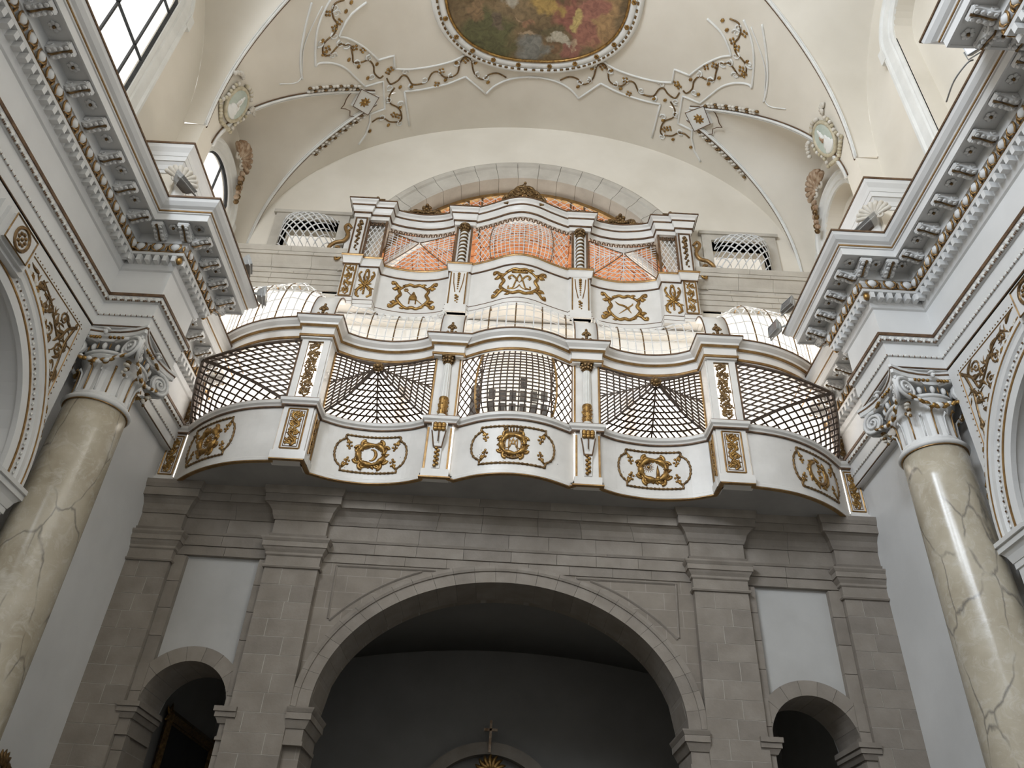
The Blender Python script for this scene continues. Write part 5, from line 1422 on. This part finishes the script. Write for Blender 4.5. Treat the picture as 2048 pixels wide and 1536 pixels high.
# ---- curved lattice hood above the cornice, up to the upper gallery
UPH = [(0, 12.40), (.3, 12.46), (.6, 12.60), (.85, 12.70), (1.12, 12.78), (1.6, 12.80), (1.9, 13.02), (2.35, 13.08), (2.8, 13.02), (3.2, 12.92), (3.26, 12.80), (3.66, 12.76), (3.99, 12.72), (4.1, 12.98), (4.6, 13.0), (5.2, 13.0), (6.0, 13.0), (6.65, 13.0)]
def up_at(x):
    a = abs(x)
    for (xa, ya), (xb, yb) in zip(UPH, UPH[1:]):
        if a <= xb: t = (a - xa) / (xb - xa); return ya + (yb - ya) * t
    return 13.0
def hood_pt(q, th):
    y2 = up_at(q.x); x2 = q.x if abs(q.x) < 3.95 else q.x
    zt = 12.84 if abs(q.x) < 4.0 else min(13.5, 12.84 + (abs(q.x) - 4.0) * .9)
    t = 1 - math.cos(th)
    return Vector((q.x + (x2 - q.x) * t, q.y + .03 + (max(y2, q.y + .25) - q.y - .03) * t, 11.60 + (zt - 11.60) * math.sin(th)))
for i, (kind, pts) in enumerate(BAYS):
    C = Curve(pts); g = empty('lattice_hood', (0, 0, 0), LG)
    nr = {'side': 13, 'bay': 12, 'mid': 13}[kind]
    for j in range(nr + 1):
        q, n_ = C.at(C.L * j / nr)
        P = [hood_pt(q, PI / 2 * k_ / 10) for k_ in range(11)]; t_ = Vector((-n_.y, n_.x, 0)); Nn = []
        for a_, b_ in zip(P, P[1:] + [P[-1] + (P[-1] - P[-2])]): v_ = t_.cross(b_ - a_); v_ = -v_ if v_.y > 0 and v_.z < 0 else v_; Nn.append(v_.normalized() if v_.length > 1e-6 else Vector((0, -1, 0)))
        br = j % 3 == 0 and 0 < j < nr
        lat_bar(P, Nn, .026 if br else .022, .016, 'hood_rib', 'bronze' if br else 'lattw', g)
    for k_ in range(1, 8):
        th = PI / 2 * k_ / 7; P = [hood_pt(C.at(C.L * j / 24)[0], th) for j in range(25)]
        lat_bar(P, [Vector((0, -math.cos(th), math.sin(th)))] * 25, .016, .014, 'hood_bar', 'lattw', g)
for s in (-1, 1):
    for xa, xb, yb in ((3.70, 4.18, 11.76), (1.14, 1.60, 12.13)):
        x0, x1 = sorted((s * xa, s * xb)); p = empty('hood_scroll', (0, 0, 0), LG); rs = []
        for k_ in range(11):
            th = PI / 2 * k_ / 10; yy_ = yb - .02 + .55 * (1 - math.cos(th)); zz_ = 11.60 + .98 * math.sin(th)
            A = Vector((x0, yy_, zz_)); B = Vector((x1, yy_, zz_)); A2 = A + Vector((0, .05, -.03)); B2 = B + Vector((0, .05, -.03))
            rs.append([A, B, B2, A2])
        MB().rings(rs).build('scroll_board', 'paint', p, True)
        k = MB()
        for e, xx in ((0, x0), (1, x1)): k.tube([r_[e] for r_ in rs], .014, 5)
        k.build('scroll_edge', 'brown', p)
        k = MB(); xm = (x0 + x1) / 2
        for a_, z, r_ in ((0, 11.72, .05), (.06, 11.70, .045), (-.06, 11.70, .045), (.08, 11.76, .035), (-.08, 11.76, .035), (0, 11.80, .035), (0, 11.88, .05), (.04, 11.93, .04), (-.04, 11.93, .04), (0, 11.98, .04), (.07, 11.90, .03), (-.07, 11.90, .03), (0, 12.05, .03)):
            th = math.asin(min(1, (z - 11.6) / .98)); k.ell((xm + a_, yb - .03 + .55 * (1 - math.cos(th)), z), (r_, r_ * .7, r_), 6, 5)
        k.build('scroll_flower', 'bronze', p, True)

# ================================================================ upper gallery
UG = tag(empty('upper_gallery', (-.06, 0, 0)), 'smaller white upper gallery with gilded cresting in front of the brick vaulted choir', 'balcony')
u_bay = sm2([(1.60, 12.92), (1.9, 13.03), (2.35, 13.09), (2.85, 13.04), (3.20, 12.94)], 5)
u_half = [(0, 12.38), (.3, 12.44), (.6, 12.58), (.85, 12.69), (1.14, 12.80)]
u_mid = sm2([(-x, y) for x, y in u_half[:0:-1]] + u_half, 5)
uh = [(1.14, 12.74), (1.60, 12.74), (1.60, 12.92)] + u_bay[1:-1] + [(3.20, 12.94), (3.22, 12.72), (3.66, 12.72), (3.66, 12.64), (3.99, 12.64), (3.99, 13.1)]
UF = mir(uh) + [p for p in u_mid if abs(p[0]) < 1.13] + uh
def ug(name, prof, mt, path=UF): k = MB(); sweep(k, path, prof); return k.build(name, mt, UG)
y0_, y1_, y2_, y3_ = 12.83, 13.06, 14.04, 14.32
k = MB(); n = len(UF); k.v = [(x, y, z) for z in (12.84, 12.88) for x, y in UF] + [(x, 13.3, z) for z in (12.84, 12.88) for x, y in UF]
for i in range(n - 1): k.face(i, i + 1, 2 * n + i + 1, 2 * n + i); k.face(n + i, 3 * n + i, 3 * n + i + 1, n + i + 1)
k.build('gallery_floor', 'paint', UG)
ug('base_moulding', [(-.05, 12.83), (.03, 12.83), (.04, 12.90), (.02, 12.94), (.02, 13.04), (-.05, 13.04)], 'paint')
ug('base_line', strip(-.04, 13.04, .022, 13.06), 'brown'); ug('base_line', strip(-.04, 12.905, .04, 12.915), 'brown')
ug('parapet_wall', strip(-.05, 13.06, .0, 14.06), 'paint')
ug('rail_line', strip(-.05, 14.05, .03, 14.075), 'brown')
ug('parapet_rail', [(-.06, 14.075), (.01, 14.075), (.03, 14.12), (.05, 14.24), (.07, 14.27), (-.06, 14.27)], 'paint')
ug('rail_gilding', [(-.06, 14.27), (.08, 14.27), (.09, 14.30), (.08, 14.33), (-.06, 14.33)], 'goldtrim')
ug('cornice_lower', [(-.06, 15.62), (.02, 15.62), (.03, 15.66), (.03, 15.73), (-.06, 15.73)], 'paint')
ug('cornice_line', strip(-.06, 15.73, .055, 15.775), 'brown')
ug('cornice_middle', [(-.06, 15.775), (.05, 15.775), (.06, 15.84), (.09, 15.90), (.10, 15.94), (-.06, 15.94)], 'paint')
ug('cornice_line', strip(-.06, 15.94, .115, 15.985), 'brown')
ug('cornice_upper', [(-.10, 15.985), (.11, 15.985), (.13, 16.04), (.17, 16.08), (.18, 16.10), (-.10, 16.10)], 'paint')
ug('cornice_edge', strip(-.10, 16.10, .195, 16.135), 'brown')
def cart_open(mb, f, w, h, r):
    """open frame of C scrolls with leafy corners"""
    n = 8
    for sx in (-1, 1):
        side = cat_rom([(sx * w * .62, h * .80), (sx * w * .92, h * .45), (sx * w * .80, h * .1), (sx * w * .98, -h * .3), (sx * w * .70, -h * .72), (sx * w * .40, -h * .95)], 4)
        stroke(mb, f, [tuple(p) for p in side], taper(len(side), r * 1.1, .6))
        for sy in (-1, 1):
            arm = cat_rom([(sx * w * .85, sy * h * .62), (sx * w * 1.05, sy * h * .78), (sx * w * 1.2, sy * h * 1.0), (sx * w * 1.38, sy * h * 1.05), (sx * w * 1.36, sy * h * .9)], 4)
            stroke(mb, f, [tuple(p) for p in arm], fade(len(arm), r * 1.1, r * .7)); blob(mb, f, sx * w * 1.34, sy * h * .93, r * 1.3)
            leaf(mb, f, sx * w * 1.0, sy * h * .62, PI / 2 - sx * (PI / 2 + sy * .2), w * .35, r * 1.4); leaf(mb, f, sx * w * 1.05, sy * h * .5, PI / 2 - sx * (PI / 2 - sy * .3), w * .3, r * 1.2)
            leaf(mb, f, sx * w * .45, sy * h * .95, 0 if sx > 0 else PI, w * .3, r)
    for sy in (-1, 1):
        top_ = cat_rom([(-w * .62, sy * h * .8), (-w * .3, sy * h * 1.0), (0, sy * h * .90), (w * .3, sy * h * 1.0), (w * .62, sy * h * .8)], 4); stroke(mb, f, [tuple(p) for p in top_], taper(len(top_), r * 1.1, .7))
CB = [Curve(mir(u_bay)), Curve(u_mid), Curve(u_bay)]
ul = ['house with a palm branch', 'crowned monogram', 'crossed sabre and arrow']
for i, C in enumerate(CB):
    g = empty('parapet_relief', (0, 0, 0), UG); g['label'] = 'gilded open scroll cartouche with ' + ul[i]
    f = C.surf(13.56); k = MB(); w, h = ((.37, .36), (.44, .36), (.37, .36))[i]; cart_open(k, f, w, h, .040); k.build('scroll_frame', 'gold', g, True)
    k = MB()
    if i == 0:
        for ln, r_ in (([(-.075, -.22), (-.075, -.06)], .018), ([(.075, -.22), (.075, -.06)], .018)): stroke(k, f, dens(ln, .05), r_, 5)
        stroke(k, f, [(0, -.10), (0, -.06), (0, .0), (0, .08), (0, .16)], [.095, .095, .085, .045, .01], 6, .4); k.build('house', 'gold', g)
        k = MB(); stroke(k, f, [(-.18, .18), (.0, 0), (.22, -.22)], .012, 5); 
        for j in range(6): a_ = j * PI / 3; blob(k, f, -.18 + .035 * math.cos(a_), .19 + .035 * math.sin(a_), .026)
        k.build('palm_branch', 'gold', g, True)
    elif i == 1:
        for s in (-1, 1):
            st_ = cat_rom([(0, .20), (s * .05, .08), (s * .10, -.08), (s * .14, -.20), (s * .24, -.22), (s * .24, -.14)], 4); stroke(k, f, [tuple(p) for p in st_], .02)
            st_ = cat_rom([(s * .04, .0), (s * .10, .10), (s * .17, .17), (s * .24, .13), (s * .20, .06)], 4); stroke(k, f, [tuple(p) for p in st_], fade(len(st_), .02, .03))
            st_ = cat_rom([(0, -.12), (s * .05, -.20), (s * .14, -.24), (s * .2, -.20)], 4); stroke(k, f, [tuple(p) for p in st_], .015)
        stroke(k, f, [(-.07, .02), (0, -.05), (.07, .02)], .014); k.build('monogram', 'gold', g, True)
        k = MB(); stroke(k, f, [(-.17, .27), (-.08, .255), (.08, .255), (.17, .27)], .03)
        for j in range(7): x = -.18 + .06 * j; stroke(k, f, [(x * .9, .27), (x * 1.05, .35)], [.022, .016]); blob(k, f, x * 1.05, .36, .022)
        k.build('crown', 'gold', g, True)
    else:
        st_ = cat_rom([(-.20, .18), (-.12, .10), (0, .06), (.08, -.02), (.16, -.16)], 4); stroke(k, f, [tuple(p) for p in st_], taper(len(st_), .028, .2)); k.build('sabre', 'gold', g)
        k = MB(); stroke(k, f, [(-.12, -.18), (.04, -.04), (.20, .10)], [.008, .018, .02], 5); stroke(k, f, [(.04, .06), (.13, -.03)], .012, 5); leaf(k, f, .18, .08, .9, .07, .015); k.build('arrow', 'gold', g)
# pilasters of the upper gallery
for s in (-1, 1):
    xc = s * 1.37; p = empty('twisted_pilaster', (0, 0, 0), UG)
    k = MB(); k.box(xc - .20, xc + .20, 12.70, 12.8, 13.06, 14.06); k.box(xc - .23, xc + .23, 12.66, 12.85, 12.83, 13.04); k.build('pedestal', 'paint', p)
    f = plane((xc, 12.70, 0), (1, 0, 0), (0, 0, 1)); k = MB()
    for e in (-1, 1): stroke(k, f, [(e * .18, 13.07), (e * .18, 14.04)], .016, 4); stroke(k, f, [(e * .12, 14.0), (e * .10, 13.7), (e * .05, 13.42)], .012, 4)
    k.build('gilt_edge', 'goldtrim', p)
    k = MB()
    for j in range(8): blob(k, f, 0, 13.98 - .065 * j, .040 - .003 * j, .8)
    k.build('fruit_drop', 'gold', p, True); k = MB()
    for j in range(6): blob(k, f, (.02 if j % 2 else -.02), 13.32 - .04 * j, .035 - .003 * j, .8)
    k.build('leaf_drop', 'gold', p, True)
    k = MB(); k.box(xc - .19, xc + .19, 12.78, 12.9, 14.33, 15.64); k.build('back_board', 'paint', p)
    k = MB()
    for e in (-1, 1): k.box(xc + e * .17 - .025, xc + e * .17 + .025, 12.755, 12.79, 14.33, 15.6)
    k.build('brown_edge', 'brown', p)
    k = MB(); k.tube([(xc, 12.75, 14.36 + 1.06 * j / 60) for j in range(61)], [.078 + .014 * math.sin(2 * PI * j / 60 * 9) for j in range(61)], 14); k.build('twisted_shaft', 'stucco', p, True)
    k = MB(); k.tube([(xc + .083 * math.cos(a_), 12.75 + .083 * math.sin(a_), 14.36 + 1.06 * a_ / (2 * PI * 9)) for a_ in [2 * PI * 9 * j / 200 for j in range(201)]], .020, 5); k.build('twisted_fillet', 'bronze', p, True)
    k = MB(); k.lathe([(.075, 15.42), (.09, 15.44), (.08, 15.48), (.13, 15.62)], (xc, 12.75, 0), 12)
    for q in range(10):
        a_ = q * PI / 5
        for z, r_ in ((15.49, .095), (15.57, .12)): k.ell((xc + r_ * math.cos(a_), 12.75 + r_ * math.sin(a_), z), (.03, .03, .04), 5, 4)
    k.build('gilded_capital', 'bronze', p)
    # end pilasters
    p = empty('end_pilaster', (0, 0, 0), UG)
    fa = plane((s * 3.825, 12.635, 0), (1, 0, 0), (0, 0, 1)); fb = plane((s * 3.44, 12.715, 0), (1, 0, 0), (0, 0, 1))
    k = MB(); k.box(*sorted((s * 3.67, s * 3.99)), 12.645, 13.1, 12.95, 15.64); k.build('shaft', 'paint', p)
    k = MB(); rect_frame(k, fa, -.13, .13, 13.10, 14.04, .02); k.build('panel_frame', 'goldtrim', p)
    k = MB(); rinceau(k, fa, .22, 13.14, 14.0, 4, .022); k.build('scroll_ornament', 'gold', p, True)
    k = MB(); rect_frame(k, fa, -.13, .13, 14.36, 15.60, .02); k.build('panel_frame', 'brown', p)
    k = MB()
    for j in range(16): blob(k, fa, .03 * math.sin(j * 2.2), 15.46 - .062 * j, .052 - .0018 * j, .8)
    k.build('fruit_drop', 'bronze', p, True)
    k = MB(); k.box(*sorted((s * 3.63, s * 3.67)), 12.72, 12.8, 14.33, 15.62); k.box(*sorted((s * 3.22, s * 3.26)), 12.72, 12.8, 14.33, 15.62); k.build('lattice_post', 'brown', p)
    k = MB()
    for e in (-1, 1):
        for ln, r_ in (([(0, 13.50), (e * .09, 13.62), (e * .17, 13.80), (e * .14, 13.90)], .034), ([(0, 13.55), (e * .05, 13.75), (e * .03, 13.92)], .030), ([(e * .03, 13.48), (e * .14, 13.38), (e * .16, 13.22), (e * .10, 13.16)], .040)):
            st_ = cat_rom(ln, 4); stroke(k, fb, [tuple(q) for q in st_], fade(len(st_), r_, r_ * .6)); blob(k, fb, ln[-1][0], ln[-1][1], .03)
    for j in range(6): blob(k, fb, 0, 13.50 - .05 * j, .03)
    for e in (-1, 1):
        for x_, y_, a_ in ((.08, 13.62, .6), (.12, 13.72, 1.2), (.05, 13.7, 1.9), (.12, 13.40, -.3), (.15, 13.28, -1.4), (.05, 13.52, .1), (.06, 13.42, -1.2)): leaf(k, fb, e * x_, y_, PI / 2 - e * (PI / 2 - a_), .10, .026)
    blob(k, fb, 0, 13.95, .05); k.build('acanthus_spray', 'gold', p, True)
    # side volute beside the gallery
    f2 = plane((s * 4.06, 12.80, 0), (s, 0, 0), (0, 0, 1)) if s > 0 else plane((-4.06, 12.80, 0), (1, 0, 0), (0, 0, 1))
    q = 1 if s > 0 else -1; k = MB()
    st_ = cat_rom([(q * .0, 15.40), (q * .10, 15.52), (q * .16, 15.40), (q * .05, 15.15), (q * .12, 14.95), (q * .30, 14.88), (q * .42, 14.72), (q * .34, 14.58), (q * .20, 14.62), (q * .20, 14.74), (q * .28, 14.74)], 5)
    stroke(k, f2, [tuple(v) for v in st_], taper(len(st_), .05, .6), 7, .9); k.build('volute', 'goldtrim', p, True)
    k = MB(); st_ = cat_rom([(q * .30, 14.58), (q * .18, 14.50), (q * .12, 14.40), (q * .20, 14.34), (q * .22, 14.42)], 5); stroke(k, f2, [tuple(v) for v in st_], .035, 6)
    k.build('volute_foot', 'gold', p, True); k = MB()
    for j in range(5): blob(k, f2, q * (.05 + .02 * (j % 2)), 15.35 - .05 * j, .034)
    k.build('volute_leaf', 'gold', p, True)
    k = MB(); k.box(*sorted((s * 3.99, s * 4.16)), 12.82, 12.9, 14.33, 15.5); k.build('volute_board', 'paint', p)
# scalloped valance and lattice
for i, C in enumerate(CB):
    f = C.surf(0, None, .0); n = int(C.L / .125); k = MB(); L = C.L - .06
    pts = []
    for j in range(n * 6 + 1):
        u = -L / 2 + L * j / (n * 6); ph = 2 * PI * j / 6; pts.append((u + .018 * math.sin(2 * ph), 15.555 + .05 * math.cos(ph)))
    stroke(k, f, pts, .017, 5, .8); k.build('scalloped_valance', 'brown', UG, True)
    g = empty('lattice_screen', (0, 0, 0), UG)
    if i != 1: pyramid(C, 14.34, 15.50, .36, C.L / 2, 14.94, 6, .016, 'lattw', g, None, 'brown', .8, 'brown')
    else:
        flat_lattice(f, -C.L / 2 + .06, -.72, 14.34, 15.50, .11, 1.05, .016, 'lattw', g, None); flat_lattice(f, .72, C.L / 2 - .06, 14.34, 15.50, .11, 1.05, .016, 'lattw', g, None)
        bombe(C, C.L / 2 - .70, C.L / 2 + .70, 14.34, 15.50, .17, 15, 14, .014, 'lattw', g, 'brown', .42)
for s in (-1, 1):
    fb = plane((s * 3.44, 12.76, 0), (1, 0, 0), (0, 0, 1)); g = empty('lattice_screen', (0, 0, 0), UG)
    flat_lattice(fb, -.19, .19, 14.34, 15.46, .095, 1.1, .016, 'lattw', g, None)
    k = MB(); stroke(k, fb, [(-.19 + .38 * j / 24, 15.54 + .05 * math.cos(2 * PI * j / 6)) for j in range(25)], .017, 5, .8); k.build('scalloped_valance', 'brown', UG, True)
# cresting
def crest(f, w, h, seed, lab_parent, mt='bronze', simple_=False):
    k = MB(); rnd = random.Random(seed)
    for s in (-1, 1):
        for a_, b_, R in ((.72, .16, .30), (.38, .34, .34), (.12, .55, .3)):
            st_ = spiral(s * w * a_, h * b_, h * R, h * .06, -PI / 2, s * 1.3, 14); stroke(k, f, st_, fade(15, .040, .022), 6, 1.2)
        for j in range(7): x = w * (.95 - .13 * j); blob(k, f, s * x, h * (.10 + .11 * j) + rnd.uniform(-.02, .03), .045, .9); leaf(k, f, s * x * .9, h * .1 * j, PI / 2 + s * .4, h * .35, .034)
    for j in range(5): blob(k, f, 0, h * (.2 + .2 * j), .04, .9)
    return k.build('cresting', mt, lab_parent, True)
crest(CB[1].surf(16.12, None, .10), .46, .60, 1, UG)
for i in (0, 2):
    f = CB[i].surf(16.12, None, .12)
    k = MB()
    for s in (-1, 1):
        for j in range(12): t = j / 11; blob(k, f, s * (.06 + .50 * t), .06 + .14 * (1 - t) * abs(math.sin(3.2 * t + .5)), .052 - .014 * t, .9)
        st_ = spiral(s * .28, .14, .12, .03, PI, -s * 1.2, 10); stroke(k, f, st_, .032)
    for a_, b_ in ((0, .14), (0, .26), (.08, .31), (-.08, .31), (0, .40), (.06, .21), (-.06, .21)): blob(k, f, a_, b_, .055, .9)
    k.build('cresting', 'bronze', UG, True)
for s in (-1, 1):
    f = plane((s * 3.55, 12.6, 16.12), (1, 0, 0), (0, 0, 1)); k = MB()
    stroke(k, f, [(-.18, .02), (-.18, .12), (0, .12), (.18, .12), (.18, .02)], .022, 5)
    for j in range(7): blob(k, f, -.12 + .04 * j, .06 + .06 * (j == 3) + .03 * (j % 2), .03)
    blob(k, f, 0, .18, .04); k.build('cresting', 'bronze', UG, True)
    f = plane((s * 1.37, 12.62, 16.12), (1, 0, 0), (0, 0, 1)); k = MB()
    for j in range(8): blob(k, f, -.24 + .07 * j, .03 + .07 * math.sin(PI * j / 7), .035)
    k.build('cresting', 'bronze', UG, True)
# ---------------------------------------------------------------- grille in the upper arch
gr = tag(empty('arch_grille'), 'brown framed lattice grille filling the head of the upper stone arch', 'grille')
k = MB(); rs = []
for i in range(33):
    a_ = math.radians(20) + math.radians(140) * i / 32; ca, sa = math.cos(a_), math.sin(a_)
    rs.append([(ca * r_, 13.44 + d_, AZC + sa * r_) for r_, d_ in ((3.58, 0), (3.70, 0), (3.70, .08), (3.58, .08))])
k.rings(rs); k.build('grille_frame', 'goldtrim', gr)
for x in (-1.5, -1.15, 1.15, 1.5):
    k = MB(); k.box(x - .025, x + .025, 13.46, 13.5, 16.0, AZC + math.sqrt(3.6 ** 2 - x * x)); k.build('grille_post', 'brown', gr)
for sgn in (1, -1):
    for j in range(-30, 31):
        x0_ = j * .24; pts_ = []
        for q in range(41):
            z = 15.9 + 1.9 * q / 40; x = x0_ + sgn * (z - 16.6) * 1.2
            if x * x + (z - AZC) ** 2 < 3.6 ** 2: pts_.append(Vector((x, 13.47 + .01 * sgn, z)))
        if len(pts_) > 3: lat_bar([pts_[0], pts_[-1]], [Vector((0, -1, 0))] * 2, .014, .01, 'grille_bar', 'lattw', gr)
# ---------------------------------------------------------------- white dome grilles of the side openings
for s in (-1, 1):
    g = tag(empty('window_grille'), 'bulging white lattice grille in the side opening ' + ('left' if s < 0 else 'right') + ' of the upper gallery', 'grille', 'bulging side grilles')
    x0, x1 = sorted((s * 4.52, s * 5.83)); za, zb = 14.66, 15.80
    def S(u, v):
        h = .56 * (max(0, 1 - abs(2 * u - 1) ** 2.6) * max(0, 1 - abs(2 * v - 1) ** 2.6)) ** .6
        return Vector((x0 + (x1 - x0) * u, 12.98 - h, za + (zb - za) * v))
    A = (x1 - x0) / (zb - za)
    for sgn in (1, -1):
        for j in range(-14, 24):
            c = j * .135; P = []
            for q in range(41):
                v = q / 40; u = c + sgn * (v - .5) * .95 / A * 1.0
                if -.001 <= u <= 1.001: P.append(S(u, v))
            if len(P) > 2: lat_bar(P[::2] if len(P) > 8 else P, [Vector((0, -1, .3)).normalized()] * len(P[::2] if len(P) > 8 else P), .030, .018, 'grille_bar', 'lattw', g)
# ---------------------------------------------------------------- things seen through the lattice
sc = tag(empty('panelled_screen'), 'white screen with rows of dark square panes behind the central lattice', 'screen')
k = MB(); k.box(-.72, .72, 14.22, 14.28, 10.1, 12.66); k.build('screen_board', 'loft', sc)
for i in range(6):
    for j in range(6):
        x = -.62 + i * .235; z = 10.2 + j * .36
        if j == 5 and i not in (3,): continue
        k = MB(); k.box(x, x + .15, 14.19, 14.22, z, z + .26); k.build('dark_pane', 'dark', sc)
k = MB(); k.rings([[(x, y, z) for x, z in [(-1.02, 10.3), (-.78, 10.3), (-.78, 11.9)] + [(-.90 + .12 * math.cos(a_), 11.9 + .12 * math.sin(a_)) for a_ in [PI * q / 8 for q in range(1, 8)]] + [(-1.02, 11.9)]] for y in (14.2, 14.26)])
tag(k.build('dark_door', 'dark'), 'tall dark arched door leaf left of the paned screen in the loft', 'door')
for s in (-1, 1):
    r = tag(empty('brick_pier'), 'pale red brick pier glimpsed through the ' + ('left' if s < 0 else 'right') + ' pyramid lattice', 'pier', 'brick piers in the loft')
    for j in range(26):
        k = MB()
        for q in range(2): k.box(s * 2.75 - .14 + .14 * q + .005, s * 2.75 + .14 * q - .005, 15.4, 15.7, 8.5 + .16 * j + .008, 8.5 + .16 * j + .152)
        k.build('brick', 'brickpale', r)
# ---------------------------------------------------------------- vestibule altar, cross, framed paintings
al = tag(empty('altar_crest'), 'gilded altar crest below a stone arch in the dark vestibule', 'altar')
k = MB(); rs = []
for i in range(25):
    a_ = math.radians(15) + math.radians(150) * i / 24; ca, sa = math.cos(a_), math.sin(a_)
    rs.append([(-.16 + ca * r_, y, 3.6 + sa * r_) for r_, y in ((1.42, 17.72), (1.66, 17.72), (1.66, 17.98), (1.42, 17.98))])
k.rings(rs); k.build('altar_arch', 'stone', al)
f = plane((-.12, 17.6, 4.6), (1, 0, 0), (0, 0, 1)); k = MB()
for j in range(9): a_ = PI * j / 8; leaf(k, f, .06 * math.cos(a_), .06 + .06 * math.sin(a_), a_ + .3, .28, .06)
for s in (-1, 1): stroke(k, f, spiral(s * .28, -.05, .16, .04, 0, s * 1.3), .045)
for j in range(9): blob(k, f, -.36 + .09 * j, -.12, .07)
k.build('shell_crest', 'gold', al, True)
k = MB(); k.box(-.9, .7, 17.62, 17.9, 3.2, 4.42); k.build('altar_pediment', 'stone2', al)
k = MB(); k.box(-.185, -.135, 17.60, 17.65, 5.03, 5.66); k.box(-.305, -.015, 17.60, 17.65, 5.45, 5.50)
tag(k.build('wooden_cross', 'shell'), 'thin brown wooden cross standing on the altar crest in the vestibule', 'cross')
def picture(loc, rot, w, h, lab):
    r = tag(empty('framed_painting', loc), lab, 'painting'); r.rotation_euler = rot
    k = MB(); k.box(-w / 2, w / 2, .0, .04, -h / 2, h / 2); k.build('canvas', 'dark', r)
    f = plane((0, 0, 0), (1, 0, 0), (0, 0, 1))
    k = MB(); rect_frame(k, f, -w / 2, w / 2, -h / 2, h / 2, .09); rect_frame(k, f, -w / 2 + .11, w / 2 - .11, -h / 2 + .11, h / 2 - .11, .03); k.build('gilded_frame', 'bronze', r)
    k = MB()
    for sx in (-1, 1):
        for sz in (-1, 1):
            for j in range(5): leaf(k, f, sx * w / 2, sz * h / 2, j * 1.2, .2, .05)
    for j in range(12): t = -1 + 2 * (j + .5) / 12; blob(k, f, t * w / 2, h / 2, .05); blob(k, f, t * w / 2, -h / 2, .05); blob(k, f, -w / 2, t * h / 2, .05); blob(k, f, w / 2, t * h / 2, .05)
    o = k.build('frame_carving', 'gold', r, True); o['kind'] = 'stuff'
picture((-6.02, 16.55, 3.95), (0, 0, PI / 2), 2.7, 1.9, 'dark painting in a heavy carved gilded frame inside the small left arch')
k = MB(); f = plane((-6.60, 11.55, 3.30), (0, 1, 0), (0, 0, 1))
for j in range(9): a_ = PI * j / 8; leaf(k, f, .05 * math.cos(a_), .05 * math.sin(a_), a_ + .3, .2, .05)
for s in (-1, 1): stroke(k, f, spiral(s * .16, -.02, .10, .03, 0, s * 1.3), .035); stroke(k, f, [(s * .2, -.1), (s * .26, -.5), (s * .24, -1.0)], .05)
o = tag(empty('wall_crest'), 'carved gilded crest on the left nave wall at the lower corner', 'ornament'); k.build('carved_crest', 'bronze', o, True)
k = MB(); k.box(-6.72, -6.62, 11.33, 11.77, 2.3, 3.2); k.build('crest_panel', 'white', o)
